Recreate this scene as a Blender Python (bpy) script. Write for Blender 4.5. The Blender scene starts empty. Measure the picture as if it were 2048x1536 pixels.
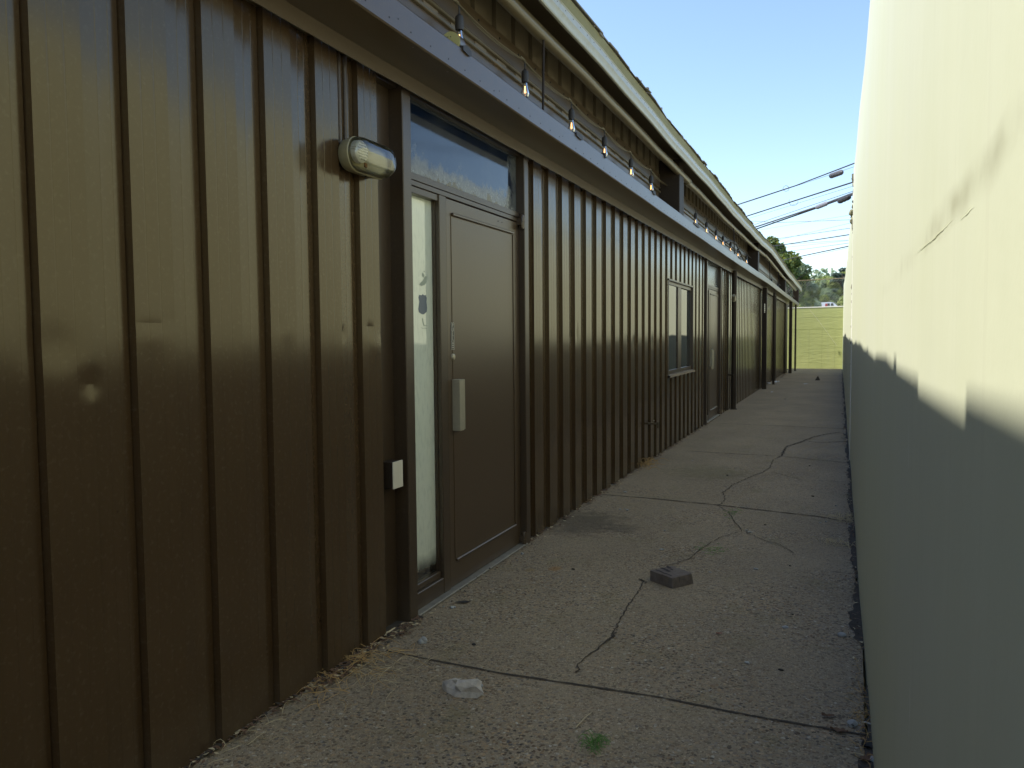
import bpy, math, random
import numpy as np
from mathutils import Vector, Matrix
rnd = random.Random(7)
sc = bpy.context.scene
C = sc.collection

# ------------------------------------------------------------------ camera
F = 1600.0; CX, CY, H = 1024.0, 768.0, 1.4
def _ray(p):
    v = np.array([(p[0]-CX)/F, (p[1]-CY)/F, 1.0]); return v/np.linalg.norm(v)
_Y = _ray((1680, 668)); _d = _ray((1250, 28000)); _d = _d-_d.dot(_Y)*_Y; _d /= np.linalg.norm(_d)
_Z = -_d; _X = np.cross(_Y, _Z); RW = np.array([_X, _Y, _Z])
cam = bpy.data.cameras.new('camera'); camo = bpy.data.objects.new('camera', cam); C.objects.link(camo)
r_, u_, b_ = RW@np.array([1, 0, 0]), RW@np.array([0, -1, 0]), RW@np.array([0, 0, -1])
camo.matrix_world = Matrix(((r_[0], u_[0], b_[0], 0), (r_[1], u_[1], b_[1], 0), (r_[2], u_[2], b_[2], H), (0, 0, 0, 1)))
cam.sensor_width = 36; cam.lens = F/2048*36; cam.clip_start = 0.05; cam.clip_end = 3000
sc.camera = camo
# measured points: where the line of sight through a spot of the photograph meets a known surface
def onX(p, X):
    d = RW@_ray(p); t = X/d[0]; return (X, t*d[1], H+t*d[2])
def onY(p, Y):
    d = RW@_ray(p); t = Y/d[1]; return (t*d[0], Y, H+t*d[2])
def gz(y): return -0.003*max(0.0, y-8)-0.0045*max(0.0, y-30)
def onG(p):
    z = 0
    for _ in range(25):
        d = RW@_ray(p); t = (z-H)/d[2]; z = gz(t*d[1])
    return (t*d[0], t*d[1], z)

# ------------------------------------------------------------------ light
SUN = Vector((-1.0, -0.17, 1.292)).normalized()
w = bpy.data.worlds.new('World'); sc.world = w; w.use_nodes = True
nt = w.node_tree
sky = nt.nodes.new('ShaderNodeTexSky'); sky.sky_type = 'NISHITA'; sky.sun_disc = False
sky.sun_elevation = math.asin(SUN.z); sky.sun_rotation = math.atan2(SUN.x, SUN.y)
sky.altitude = 50; sky.air_density = 1.0; sky.dust_density = 0.35; sky.ozone_density = 1.5
nt.links.new(sky.outputs[0], nt.nodes['Background'].inputs[0])
nt.nodes['Background'].inputs[1].default_value = 0.15
sl = bpy.data.lights.new('sun', 'SUN'); sl.energy = 3.9; sl.angle = math.radians(0.53); sl.color = (1, .965, .90)
so = bpy.data.objects.new('sun', sl); C.objects.link(so)
so.rotation_euler = SUN.to_track_quat('Z', 'Y').to_euler()
so.location = (-8, -2, 12)
sc.view_settings.view_transform = 'Standard'; sc.view_settings.look = 'None'
sc.view_settings.exposure = 0.86; sc.view_settings.gamma = 1

# ------------------------------------------------------------------ materials
class N:
    def __init__(s, name):
        s.m = bpy.data.materials.new(name); s.m.use_nodes = True; s.t = s.m.node_tree
        s.b = s.t.nodes['Principled BSDF']; s.o = s.t.nodes['Material Output']
    def n(s, typ, **kw):
        x = s.t.nodes.new('ShaderNode'+typ)
        for k, v in kw.items():
            if k in x.inputs: s.set(x.inputs[k], v)
            else: setattr(x, k, v)
        return x
    def set(s, i, v):
        if hasattr(v, 'is_linked') or isinstance(v, bpy.types.NodeSocket): s.t.links.new(v, i)
        else: i.default_value = v
    def coords(s, scale=(1, 1, 1)):
        c = s.n('TexCoord'); mp = s.n('Mapping'); s.t.links.new(c.outputs['Object'], mp.inputs[0]); mp.inputs['Scale'].default_value = scale
        return mp.outputs[0]
    def noise(s, co, scale, detail=4, rough=.55, col=False):
        x = s.n('TexNoise'); s.set(x.inputs['Vector'], co); x.inputs['Scale'].default_value = scale
        x.inputs['Detail'].default_value = detail; x.inputs['Roughness'].default_value = rough
        return x.outputs[1 if col else 0]
    def math(s, op, a, b=0, c=0, clamp=False):
        x = s.n('Math', operation=op); x.use_clamp = clamp
        s.set(x.inputs[0], a); s.set(x.inputs[1], b); s.set(x.inputs[2], c); return x.outputs[0]
    def ramp(s, f, *st):
        x = s.n('ValToRGB'); s.set(x.inputs[0], f); e = x.color_ramp.elements
        while len(e) < len(st): e.new(0.5)
        for q, (p, c) in zip(e, st):
            q.position = p; q.color = (c if len(c) == 4 else (*c, 1)) if hasattr(c, '__len__') else (c, c, c, 1)
        return x.outputs[0]
    def mix(s, f, a, b, mode='MIX'):
        x = s.n('Mix', data_type='RGBA', blend_type=mode); s.set(x.inputs[0], f)
        s.set(x.inputs[6], a if not isinstance(a, tuple) else (*a, 1) if len(a) == 3 else a)
        s.set(x.inputs[7], b if not isinstance(b, tuple) else (*b, 1) if len(b) == 3 else b)
        return x.outputs[2]
    def bump(s, h, strength, dist, nrm=None):
        x = s.n('Bump'); s.set(x.inputs['Height'], h); x.inputs['Strength'].default_value = strength; x.inputs['Distance'].default_value = dist
        if nrm is not None: s.set(x.inputs['Normal'], nrm)
        return x.outputs[0]
    def put(s, col=None, rough=None, nrm=None, metal=None, spec=None):
        if col is not None: s.set(s.b.inputs['Base Color'], (*col, 1) if isinstance(col, tuple) and len(col) == 3 else col)
        if rough is not None: s.set(s.b.inputs['Roughness'], rough)
        if nrm is not None: s.set(s.b.inputs['Normal'], nrm)
        if metal is not None: s.b.inputs['Metallic'].default_value = metal
        if spec is not None: s.b.inputs['Specular IOR Level'].default_value = spec
        return s.m

def plain(name, col, rough=.6, metal=0, var=.25, scale=12, bump=0.0, spec=None):
    k = N(name); co = k.coords(); f = k.noise(co, scale, 5)
    d = tuple(c*(1-var) for c in col); u = tuple(min(1, c*(1+var)) for c in col)
    c = k.mix(f, d, u)
    nr = k.bump(k.noise(co, scale*6, 3), .4, bump) if bump else None
    return k.put(c, rough, nr, metal, spec)

def brown_metal(name, base, rough=.3, wav=.004, dust=.5, spec=.5, ior=1.5):
    k = N(name); co = k.coords(); k.b.inputs['IOR'].default_value = ior
    big = k.noise(k.coords((1, 1, .35)), 1.7, 3)
    streak = k.noise(k.coords((14, 14, .7)), 3, 5)
    grit = k.noise(co, 60, 3)
    c = k.mix(streak, tuple(x*.95 for x in base), tuple(x*1.05 for x in base))
    c = k.mix(k.math('MULTIPLY', k.ramp(grit, (.55, 0), (.8, 1)), .12), c, (.24, .2, .14))
    sep = k.n('SeparateXYZ'); k.set(sep.inputs[0], co)
    low = k.math('MULTIPLY', k.ramp(sep.outputs[2], (0, 1), (.22, 0)), k.math('MULTIPLY', k.noise(co, 9, 5), dust))
    c = k.mix(low, c, (.13, .105, .075))
    spot = k.n('TexVoronoi'); k.set(spot.inputs['Vector'], co); spot.inputs['Scale'].default_value = 5
    c = k.mix(k.math('MULTIPLY', k.ramp(spot.outputs['Distance'], (.0, 1), (.035, 0)), .7), c, (.028, .02, .013))
    r = k.math('ADD', k.math('MULTIPLY', big, .05), k.math('ADD', k.math('MULTIPLY', grit, .06), rough-.08))
    n1 = k.bump(k.noise(k.coords((1, 1, .8)), 2.0, 2), 1, wav)
    n2 = k.bump(k.noise(co, 420, 2), .12, .0005, n1)
    return k.put(c, r, n2, 0, spec)

M = {}
M['brown'] = brown_metal('brown_paint', (.062, .037, .018), .20, .0015, .5, .5, 1.64)
for q in ('brown',): M[q].node_tree.nodes['Principled BSDF'].inputs['Specular Tint'].default_value = (1, .93, .66, 1)
M['brown2'] = brown_metal('brown_trim', (.052, .033, .018), .36, .0015, .5, .65)
M['doorp'] = brown_metal('door_paint', (.068, .042, .021), .34, .0012, .35, .7)
M['chan'] = brown_metal('channel_paint', (.088, .060, .034), .34, .001, 0, .6)
M['soff'] = brown_metal('soffit_paint', (.10, .070, .040), .5, .001, 0)
M['pipe'] = brown_metal('pipe_paint', (.125, .095, .05), .36, .001, 0)
M['dark'] = plain('dark_hole', (.012, .011, .01), .7)
M['black'] = plain('black_plastic', (.04, .034, .03), .6)
M['post'] = brown_metal('post_paint', (.035, .024, .016), .6, .001, .5, .2)

# fascia: weathered pale metal
k = N('fascia_metal'); co = k.coords(); st = k.noise(k.coords((2, 5, 20)), 2.5, 5)
c = k.mix(st, (.33, .32, .27), (.50, .49, .42)); c = k.mix(k.ramp(k.noise(co, 7, 6, .7), (.56, 0), (.74, .6)), c, (.27, .23, .09))
M['fascia'] = k.put(c, .38, k.bump(k.noise(co, 3, 2), 1, .002), 0, .5)
k = N('shingle'); co = k.coords(); c = k.mix(k.noise(co, 30, 5, .7), (.08, .07, .05), (.38, .34, .28))
M['shingle'] = k.put(c, .9, k.bump(k.noise(co, 120, 4), .8, .003))
M['olive'] = plain('olive_edge_board', (.24, .21, .085), .7, 0, .3, 8, .002)

# exposed aggregate concrete
k = N('aggregate_concrete'); co = k.coords()
v1 = k.n('TexVoronoi', feature='F1'); k.set(v1.inputs['Vector'], k.mix(.02, co, k.noise(co, 60, 2, .5, True), 'ADD')); v1.inputs['Scale'].default_value = 72
v2 = k.n('TexVoronoi'); k.set(v2.inputs['Vector'], co); v2.inputs['Scale'].default_value = 135
def hsv_cols(v):
    sp = k.n('SeparateColor'); k.set(sp.inputs[0], v); return sp.outputs
s1 = hsv_cols(v1.outputs['Color']); s2 = hsv_cols(v2.outputs['Color'])
stone = k.ramp(s1[0], (0, (.05, .045, .042)), (.25, (.15, .10, .065)), (.45, (.36, .26, .16)), (.62, (.085, .085, .095)), (.78, (.42, .32, .21)), (.93, (.22, .20, .18)), (1, (.46, .43, .37)))
stone2 = k.ramp(s2[1], (0, (.055, .045, .036)), (.45, (.22, .18, .13)), (.86, (.36, .29, .20)), (1, (.52, .45, .35)))
cem = k.mix(k.noise(co, 25, 6), (.20, .162, .115), (.31, .258, .185))
sepc = k.n('SeparateXYZ'); k.set(sepc.inputs[0], co)
worn = k.ramp(k.math('ADD', k.noise(co, 1.6, 3), k.math('MULTIPLY', sepc.outputs[1], -.03)), (.25, 0.35), (.5, 1))
m1 = k.math('MULTIPLY', k.math('MULTIPLY', k.ramp(v1.outputs['Distance'], (.44, 1), (.54, 0)), k.ramp(s1[2], (.22, 0), (.32, 1))), worn)
m2 = k.math('MULTIPLY', k.ramp(v2.outputs['Distance'], (.3, 1), (.5, 0)), .75)
c = k.mix(m2, cem, stone2); c = k.mix(m1, c, stone)
tone = k.noise(k.coords((1, .7, 1)), 1.3, 5)
c = k.mix(1, c, k.mix(tone, (.82, .79, .74), (1.5, 1.45, 1.32)), 'MULTIPLY')
c = k.mix(k.math('MULTIPLY', k.ramp(k.noise(co, 3.3, 6, .65), (.55, 0), (.72, 1)), .4), c, (.2, .175, .08))
def blob(cx, cy, rx, ry, col, amt):
    global c
    dx = k.math('DIVIDE', k.math('SUBTRACT', sepc.outputs[0], cx), rx); dy = k.math('DIVIDE', k.math('SUBTRACT', sepc.outputs[1], cy), ry)
    d = k.math('ADD', k.math('SQRT', k.math('ADD', k.math('MULTIPLY', dx, dx), k.math('MULTIPLY', dy, dy))), k.math('MULTIPLY', k.math('SUBTRACT', k.noise(co, 11, 5), .5), 1.6))
    c = k.mix(k.math('MULTIPLY', k.ramp(d, (.45, 1), (1, 0)), amt), c, col)
g = onG((1165, 1045)); blob(g[0], g[1], .34, .5, (.06, .048, .034), .55)
g = onG((1245, 1058)); blob(g[0], g[1], .16, .2, (.06, .05, .036), .4)
g = onG((1112, 1137)); blob(g[0], g[1], .05, .06, (.32, .15, .03), .55)
g = onG((1060, 1140)); blob(g[0], g[1], .05, .05, (.27, .17, .04), .45)
g = onG((1420, 945)); blob(g[0], g[1], .5, .5, (.13, .12, .05), .35)
hgt = k.math('ADD', k.math('MULTIPLY', m1, .7), k.math('MULTIPLY', m2, .4))
M['pave'] = k.put(c, .85, k.bump(hgt, .9, .004, k.bump(k.noise(co, 5, 4), .5, .006)), 0, .3)
M['crackd'] = plain('crack_dirt', (.06, .047, .034), .95, 0, .5, 40, .003)
M['dirt'] = plain('dirt', (.06, .05, .038), .95, 0, .5, 25, .006)
M['soil'] = plain('soil', (.12, .10, .06), .95, 0, .4, 2, .01)

# painted concrete of the tall wall
k = N('painted_concrete'); co = k.coords()
st = k.noise(k.coords((3, 3, .12)), 2.2, 5); pat = k.noise(co, .9, 4)
c = k.mix(st, (.59, .606, .41), (.655, .665, .472)); c = k.mix(k.math('MULTIPLY', k.ramp(pat, (.4, 0), (.7, 1)), .35), c, (.63, .64, .52))
c = k.mix(k.math('MULTIPLY', k.ramp(k.noise(k.coords((9, 9, .25)), 3, 6, .7), (.58, 0), (.75, 1)), .22), c, (.42, .40, .26))
pa, pb = onX((2047, 238), .12), onX((1757, 596), .12)
sw = k.n('SeparateXYZ'); k.set(sw.inputs[0], co); ly, lz = pb[1]-pa[1], pb[2]-pa[2]; ln = math.hypot(ly, lz)
cr = k.math('ADD', k.math('MULTIPLY', k.math('SUBTRACT', sw.outputs[1], pa[1]), lz/ln), k.math('MULTIPLY', k.math('SUBTRACT', sw.outputs[2], pa[2]), -ly/ln))
al = k.math('ADD', k.math('MULTIPLY', k.math('SUBTRACT', sw.outputs[1], pa[1]), ly/ln/ln), k.math('MULTIPLY', k.math('SUBTRACT', sw.outputs[2], pa[2]), lz/ln/ln))
cd = k.math('ABSOLUTE', k.math('ADD', cr, k.math('MULTIPLY', k.math('SUBTRACT', k.noise(co, 5, 4), .5), .05)))
cm = k.math('MULTIPLY', k.ramp(cd, (.004, 1), (.028, 0)), k.ramp(k.noise(co, 3.5, 4), (.42, .15), (.6, 1)))
cm = k.math('MULTIPLY', cm, k.ramp(al, (.0, 1), (.25, .8), (.6, .3), (1, 0)))
c = k.mix(k.math('MULTIPLY', cm, .8), c, (.36, .35, .21))
sp = k.n('TexVoronoi'); k.set(sp.inputs['Vector'], co); sp.inputs['Scale'].default_value = 3.3
c = k.mix(k.math('MULTIPLY', k.ramp(sp.outputs['Distance'], (.0, 1), (.02, 0)), .8), c, (.3, .28, .2))
M['wall'] = k.put(c, .55, k.bump(k.noise(co, 130, 4), .15, .0012, k.bump(k.noise(co, 2.4, 4), .6, .008)), 0, .4)
M['wallw'] = plain('paint_drip_and_highlight', (.8, .79, .7), .6, 0, .1)
M['crack_and_shadow'] = plain('crack_and_shadow_line', (.52, .525, .35), .8, 0, .15, 40, .001)  # colours the tall wall's crack and the wire shadow on the end wall
M['spall'] = plain('spalled_concrete', (.26, .245, .15), .95, 0, .75, 22, .012)
k = N('end_wall_paint'); co = k.coords()
c = k.mix(k.noise(co, 1.4, 5), (.30, .33, .11), (.40, .41, .15))
c = k.mix(k.math('MULTIPLY', k.ramp(k.noise(k.coords((5, 1, .3)), 2, 5), (.5, 0), (.75, 1)), .3), c, (.3, .33, .16))
M['endw'] = k.put(c, .7, k.bump(k.noise(k.coords((.5, 1, 3)), 3, 4), .7, .02))
M['cap'] = plain('pale_cap', (.72, .70, .58), .7)

def pane_mat(name, base, rough=.03, dirt=.3, tint=(.35, .36, .33), ior=2.1, grime=False):
    k = N(name); co = k.coords()
    d = k.math('MULTIPLY', k.ramp(k.noise(co, 5, 6, .65), (.45, 0), (.8, 1)), dirt)
    r = k.math('ADD', k.math('MULTIPLY', k.noise(co, 18, 5), .06), rough)
    k.b.inputs['IOR'].default_value = ior
    if grime:
        sz = k.n('SeparateXYZ'); k.set(sz.inputs[0], co); gn = k.noise(co, 7, 6, .65)
        hgt = k.math('SUBTRACT', sz.outputs[2], k.math('MULTIPLY', gn, .42))
        band = k.math('MULTIPLY', k.ramp(hgt, (.02, 0), (.05, 1), (.075, 1), (.10, 0)) if False else k.math('MULTIPLY', k.ramp(k.math('SUBTRACT', hgt, 2.0), (.0, 0), (.02, 1), (.05, .8), (.12, 0)), 1), .75)
        d = k.math('MAXIMUM', d, k.math('MULTIPLY', band, k.ramp(k.noise(co, 30, 5), (.3, .4), (.7, 1))))
        ed = k.ramp(k.math('ADD', k.math('MULTIPLY', k.math('SUBTRACT', 4.95, sz.outputs[1]), 1), k.math('MULTIPLY', k.math('SUBTRACT', gn, .5), .5)), (.0, .7), (.14, 0)); d = k.math('MAXIMUM', d, k.math('MULTIPLY', ed, .5))
        r = k.math('ADD', r, k.math('MULTIPLY', d, .4))
    return k.put(k.mix(d, base, tint), r, k.bump(k.noise(co, 2.2, 2), .4, .0005), 0, .5), k
M['pane'], _ = pane_mat('window_glass', (.03, .037, .036), .0, .12, ior=3.0)
M['trans'], kt = pane_mat('dirty_transom_glass', (.006, .012, .03), .03, .10, (.30, .31, .28), 1.6, True)
# film on the inside of the sidelight glass, ragged dark margin
def filmed(name, y1, z0, z1):
    k = N(name); co = k.coords(); s = k.n('SeparateXYZ'); k.set(s.inputs[0], co)
    nz = k.math('MULTIPLY', k.math('SUBTRACT', k.noise(co, 9, 6, .6) , .5), .03)
    a = k.math('SUBTRACT', k.math('ADD', y1, nz), s.outputs[1]); b = k.math('SUBTRACT', s.outputs[2], k.math('ADD', z0, k.math('MULTIPLY', nz, 2.2)))
    mk = k.math('MULTIPLY', k.ramp(a, (0, 0), (.012, 1)), k.ramp(b, (0, 0), (.1, 1)))
    c = k.mix(k.noise(co, 4, 5), (.66, .72, .60), (.76, .80, .68)); k.b.inputs['IOR'].default_value = 2.2
    g1 = k.ramp(k.noise(k.coords((1, 6, 2)), 8, 5), (.5, 0), (.7, .35)); c = k.mix(g1, c, (.42, .48, .42))
    c = k.mix(mk, (.012, .012, .011), c)
    return k.put(c, .02, k.bump(k.noise(co, 2.5, 2), .3, .0004), 0, .5)
M['film'] = filmed('filmed_glass', 3.818, .17, 2.1)
M['film2'] = filmed('filmed_glass_far', 13.218, .17, 2.1)

def thin_glass(name, tint=(1, 1, 1), k0=.06):
    k = N(name); k.t.nodes.remove(k.b)
    f = k.n('Fresnel'); f.inputs[0].default_value = 1.45
    t = k.n('BsdfTransparent'); t.inputs[0].default_value = (*tint, 1)
    g = k.n('BsdfGlossy'); g.inputs['Roughness'].default_value = .06
    mx = k.n('MixShader'); k.t.links.new(k.math('ADD', f.outputs[0], k0, clamp=True), mx.inputs[0]); k.t.links.new(t.outputs[0], mx.inputs[1]); k.t.links.new(g.outputs[0], mx.inputs[2])
    k.t.links.new(mx.outputs[0], k.o.inputs[0]); return k.m
M['clear'] = thin_glass('clear_lens', (.93, .92, .82), .10)
M['bulbg'] = thin_glass('bulb_glass', (.97, .95, .9), .05)
def emit(name, col, s):
    k = N(name); k.put((.02, .02, .02), .5); k.b.inputs['Emission Color'].default_value = (*col, 1); k.b.inputs['Emission Strength'].default_value = s; return k.m
M['fil'] = emit('filament', (1, .50, .18), 3.5)
M['metal'] = plain('brushed_metal', (.42, .38, .28), .3, .35, .15, 30)
M['darkbrass'] = plain('dark_brass', (.10, .08, .045), .5, .3)
M['white'] = plain('white_plastic', (.62, .58, .47), .5, 0, .08)
M['beige'] = plain('beige_housing', (.36, .32, .19), .45, 0, .12, 9)
M['led'] = plain('reflector', (.9, .9, .84), .3, 0, .35, 70, .004)
M['rust'] = plain('rust', (.24, .11, .03), .8)
M['yellowp'] = plain('yellowed_plastic', (.42, .37, .14), .5)
M['signk'] = plain('sign_black', (.02, .018, .016), .4)
M['signw'] = plain('sign_white', (.50, .49, .43), .5)
M['blue'] = plain('badge_blue', (.10, .135, .185), .35, 0, .06)
M['ghost'] = plain('adhesive_residue', (.33, .38, .31), .5)
M['brick'] = plain('paver', (.155, .125, .105), .9, 0, .4, 35, .006)
M['brickd'] = plain('paver_stain', (.045, .035, .035), .9, 0, .4, 60)
M['rock'] = plain('rock', (.50, .45, .39), .9, 0, .6, 30, .008)
M['peb'] = plain('pebble', (.34, .34, .32), .7, 0, .4, 20)
M['pebd'] = plain('dark_bit', (.03, .027, .024), .8, 0, .4)
M['leafb'] = plain('dead_leaf', (.16, .09, .05), .8, 0, .5, 30)
M['straw'] = plain('straw', (.50, .32, .12), .8, 0, .4, 14)
M['straw2'] = plain('pale_straw', (.55, .45, .27), .8, 0, .3, 14)
M['grass'] = plain('grass', (.12, .27, .05), .6, 0, .4, 14)
M['paper'] = plain('paper', (.6, .6, .62), .8, 0, .15)
M['cable'] = plain('cable', (.018, .018, .022), .6)
M['cable2'] = plain('grey_cable', (.10, .10, .115), .5)
M['galv'] = plain('galvanised', (.62, .66, .56), .45, .0)
M['fencerust'] = plain('rusty_rail', (.22, .15, .07), .7)
M['van'] = plain('van_paint', (.75, .76, .80), .3, 0, .03)
M['vang'] = plain('van_glass', (.02, .025, .035), .05)
M['red'] = plain('van_red', (.45, .05, .06), .5)
M['bark'] = plain('bark', (.09, .07, .05), .9, 0, .4, 8, .02)
def leaf_mat(name, a, b, cc):
    k = N(name); g = k.n('NewGeometry'); f = g.outputs['Random Per Island']
    c = k.ramp(f, (0, a), (.5, b), (1, cc)); k.put(c, .6)
    tr = k.n('BsdfTranslucent'); k.set(tr.inputs[0], c); mx = k.n('MixShader'); mx.inputs[0].default_value = .45
    k.t.links.new(k.b.outputs[0], mx.inputs[1]); k.t.links.new(tr.outputs[0], mx.inputs[2]); k.t.links.new(mx.outputs[0], k.o.inputs[0]); return k.m
M['lf1'] = leaf_mat('leaf_deep', (.08, .13, .03), (.16, .22, .05), (.34, .36, .07))
M['lf2'] = leaf_mat('leaf_grey', (.16, .23, .14), (.27, .34, .19), (.40, .46, .26))
M['lf3'] = leaf_mat('leaf_olive', (.18, .24, .07), (.29, .35, .11), (.45, .49, .16))
M['lf4'] = leaf_mat('needle_dark', (.08, .12, .10), (.12, .17, .13), (.17, .21, .16))

# ------------------------------------------------------------------ mesh helpers
class MB:
    def __init__(s): s.v = []; s.f = []; s.mi = []; s.cur = 0
    def face(s, idx): s.f.append(tuple(idx)); s.mi.append(s.cur)
    def box(s, a, b):
        (x0, y0, z0), (x1, y1, z1) = a, b; x0, x1 = sorted((x0, x1)); y0, y1 = sorted((y0, y1)); z0, z1 = sorted((z0, z1)); n = len(s.v)
        s.v += [(x0, y0, z0), (x1, y0, z0), (x1, y1, z0), (x0, y1, z0), (x0, y0, z1), (x1, y0, z1), (x1, y1, z1), (x0, y1, z1)]
        for q in ((0, 3, 2, 1), (4, 5, 6, 7), (0, 1, 5, 4), (1, 2, 6, 5), (2, 3, 7, 6), (3, 0, 4, 7)): s.face([n+i for i in q])
        return s
    def bbox(s, a, b, r):      # box with bevelled long edges (chamfered octagonal sections along its longest axis)
        a = list(a); b = list(b)
        for i in range(3):
            if a[i] > b[i]: a[i], b[i] = b[i], a[i]
        ax = max(range(3), key=lambda i: b[i]-a[i]); o = [i for i in range(3) if i != ax]
        r = min(r, (b[o[0]]-a[o[0]])*.45, (b[o[1]]-a[o[1]])*.45)
        def sec(t, ins):
            u0, u1, w0, w1 = a[o[0]]+ins, b[o[0]]-ins, a[o[1]]+ins, b[o[1]]-ins; q = r
            pts = [(u0+q, w0), (u1-q, w0), (u1, w0+q), (u1, w1-q), (u1-q, w1), (u0+q, w1), (u0, w1-q), (u0, w0+q)]
            out = []
            for u, w_ in pts:
                p = [0, 0, 0]; p[ax] = t; p[o[0]] = u; p[o[1]] = w_; out.append(tuple(p))
            return out
        secs = [sec(a[ax], r*.5), sec(a[ax]+r*.5, 0), sec(b[ax]-r*.5, 0), sec(b[ax], r*.5)]
        n = len(s.v)
        for q in secs: s.v += q
        for j in range(3):
            for i in range(8):
                s.face([n+j*8+i, n+j*8+(i+1) % 8, n+(j+1)*8+(i+1) % 8, n+(j+1)*8+i])
        s.face([n+i for i in range(7, -1, -1)]); s.face([n+24+i for i in range(8)]); return s
    def extr(s, prof, y0, y1, ys=None, fn=None, close=True):   # profile of (x,z) run along Y
        ys = ys or [y0, y1]; n = len(s.v); m = len(prof)
        for y in ys:
            for (x, z) in prof:
                dx, dz = fn(y) if fn else (0, 0); s.v.append((x+dx, y, z+dz))
        for j in range(len(ys)-1):
            for i in range(m if close else m-1):
                s.face([n+j*m+i, n+j*m+(i+1) % m, n+(j+1)*m+(i+1) % m, n+(j+1)*m+i])
        if close:
            s.face([n+i for i in range(m)][::-1]); s.face([n+(len(ys)-1)*m+i for i in range(m)])
        return s
    def tube(s, pts, r, seg=6, caps=True):
        pts = [Vector(p) for p in pts]; n = len(s.v); rs = r if hasattr(r, '__len__') else [r]*len(pts)
        for i, p in enumerate(pts):
            d = (pts[min(i+1, len(pts)-1)]-pts[max(i-1, 0)]).normalized()
            a = d.cross(Vector((0, 0, 1)) if abs(d.z) < .9 else Vector((1, 0, 0))).normalized(); b = d.cross(a)
            for q in range(seg):
                t = 2*math.pi*q/seg; s.v.append(tuple(p+(a*math.cos(t)+b*math.sin(t))*rs[i]))
        for i in range(len(pts)-1):
            for q in range(seg): s.face([n+i*seg+q, n+i*seg+(q+1) % seg, n+(i+1)*seg+(q+1) % seg, n+(i+1)*seg+q])
        if caps: s.face([n+q for q in range(seg)][::-1]); s.face([n+(len(pts)-1)*seg+q for q in range(seg)])
        return s
    def lathe(s, prof, c, axis='z', seg=16):       # prof (r, h)
        n = len(s.v); m = len(prof)
        for (r, h) in prof:
            for q in range(seg):
                t = 2*math.pi*q/seg; a, b = r*math.cos(t), r*math.sin(t)
                s.v.append((c[0]+a, c[1]+b, c[2]+h) if axis == 'z' else (c[0]+h, c[1]+a, c[2]+b))
        for i in range(m-1):
            for q in range(seg): s.face([n+i*seg+q, n+i*seg+(q+1) % seg, n+(i+1)*seg+(q+1) % seg, n+(i+1)*seg+q])
        return s
    def poly(s, pts): n = len(s.v); s.v += [tuple(p) for p in pts]; s.face(range(n, n+len(pts))); return s
    def build(s, name, mats, parent=None, smooth=None, loc=None):
        me = bpy.data.meshes.new(name); me.from_pydata(s.v, [], s.f)
        mats = mats if isinstance(mats, (list, tuple)) else [mats]
        for q in mats: me.materials.append(M[q] if isinstance(q, str) else q)
        me.polygons.foreach_set('material_index', s.mi); me.update()
        if smooth:
            me.polygons.foreach_set('use_smooth', [True]*len(me.polygons)); me.set_sharp_from_angle(angle=math.radians(smooth))
        o = bpy.data.objects.new(name, me); C.objects.link(o)
        if parent:
            o.parent = parent; pl = parent
            off = Vector((0, 0, 0))
            while pl: off += pl.location; pl = pl.parent
            o.location = -off if loc is None else loc
        return o
def tag(o, label=None, cat=None, group=None, kind=None):
    for a, b in (('label', label), ('category', cat), ('group', group), ('kind', kind)):
        if b: o[a] = b
    return o
def empty(name, loc, label=None, cat=None, group=None):
    o = bpy.data.objects.new(name, None); C.objects.link(o); o.location = loc; o.empty_display_size = .1; return tag(o, label, cat, group)
def dup(root, delta, label, mats=None):
    r = root.copy(); C.objects.link(r); r.location = root.location+Vector(delta); r['label'] = label
    for ch in list(root.children):
        c_ = ch.copy(); C.objects.link(c_); c_.parent = r
        for g_ in ch.children:
            d_ = g_.copy(); C.objects.link(d_); d_.parent = c_
    return r

# ------------------------------------------------------------------ ground
m = MB()
ys = [-8+i*1.0 for i in range(47)]
edge = lambda y: .108+.018*math.sin(y*3.1)+.012*math.sin(y*9.7)
for i, y in enumerate(ys):
    m.v += [(-2.035, y, gz(y)), (-1.0, y, gz(y)), (edge(y) if y > 1 else .11, y, gz(y))]
for i in range(len(ys)-1):
    for j in range(2): m.face([i*3+j, i*3+j+1, (i+1)*3+j+1, (i+1)*3+j])
pave = tag(m.build('walkway', 'pave'), kind='structure')
# lower ground and rising land beyond the end wall, one sheet to the horizon
m = MB(); gx = [-600, -250, -120, -60, -30, -12, -4, 3, 12, 30, 60, 120, 250, 600]; gy = [-300, -60, -10, 10, 41.1, 41.6, 60, 90, 118, 130, 150, 180, 230, 300, 700]
def terr(x, y):
    if y < 41.3: return -.25
    if y < 118: return 2.3+(y-39.3)/78.7*2.4
    if y < 130: return 4.7
    return 4.7+min(1, (y-130)/120)*(9+3*math.sin(x*.02))
for y in gy:
    for x in gx: m.v.append((x, y, terr(x, y)))
for j in range(len(gy)-1):
    for i in range(len(gx)-1): n = j*len(gx)+i; m.face([n, n+1, n+len(gx)+1, n+len(gx)])
tag(m.build('ground', 'soil'), kind='structure')
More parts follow.
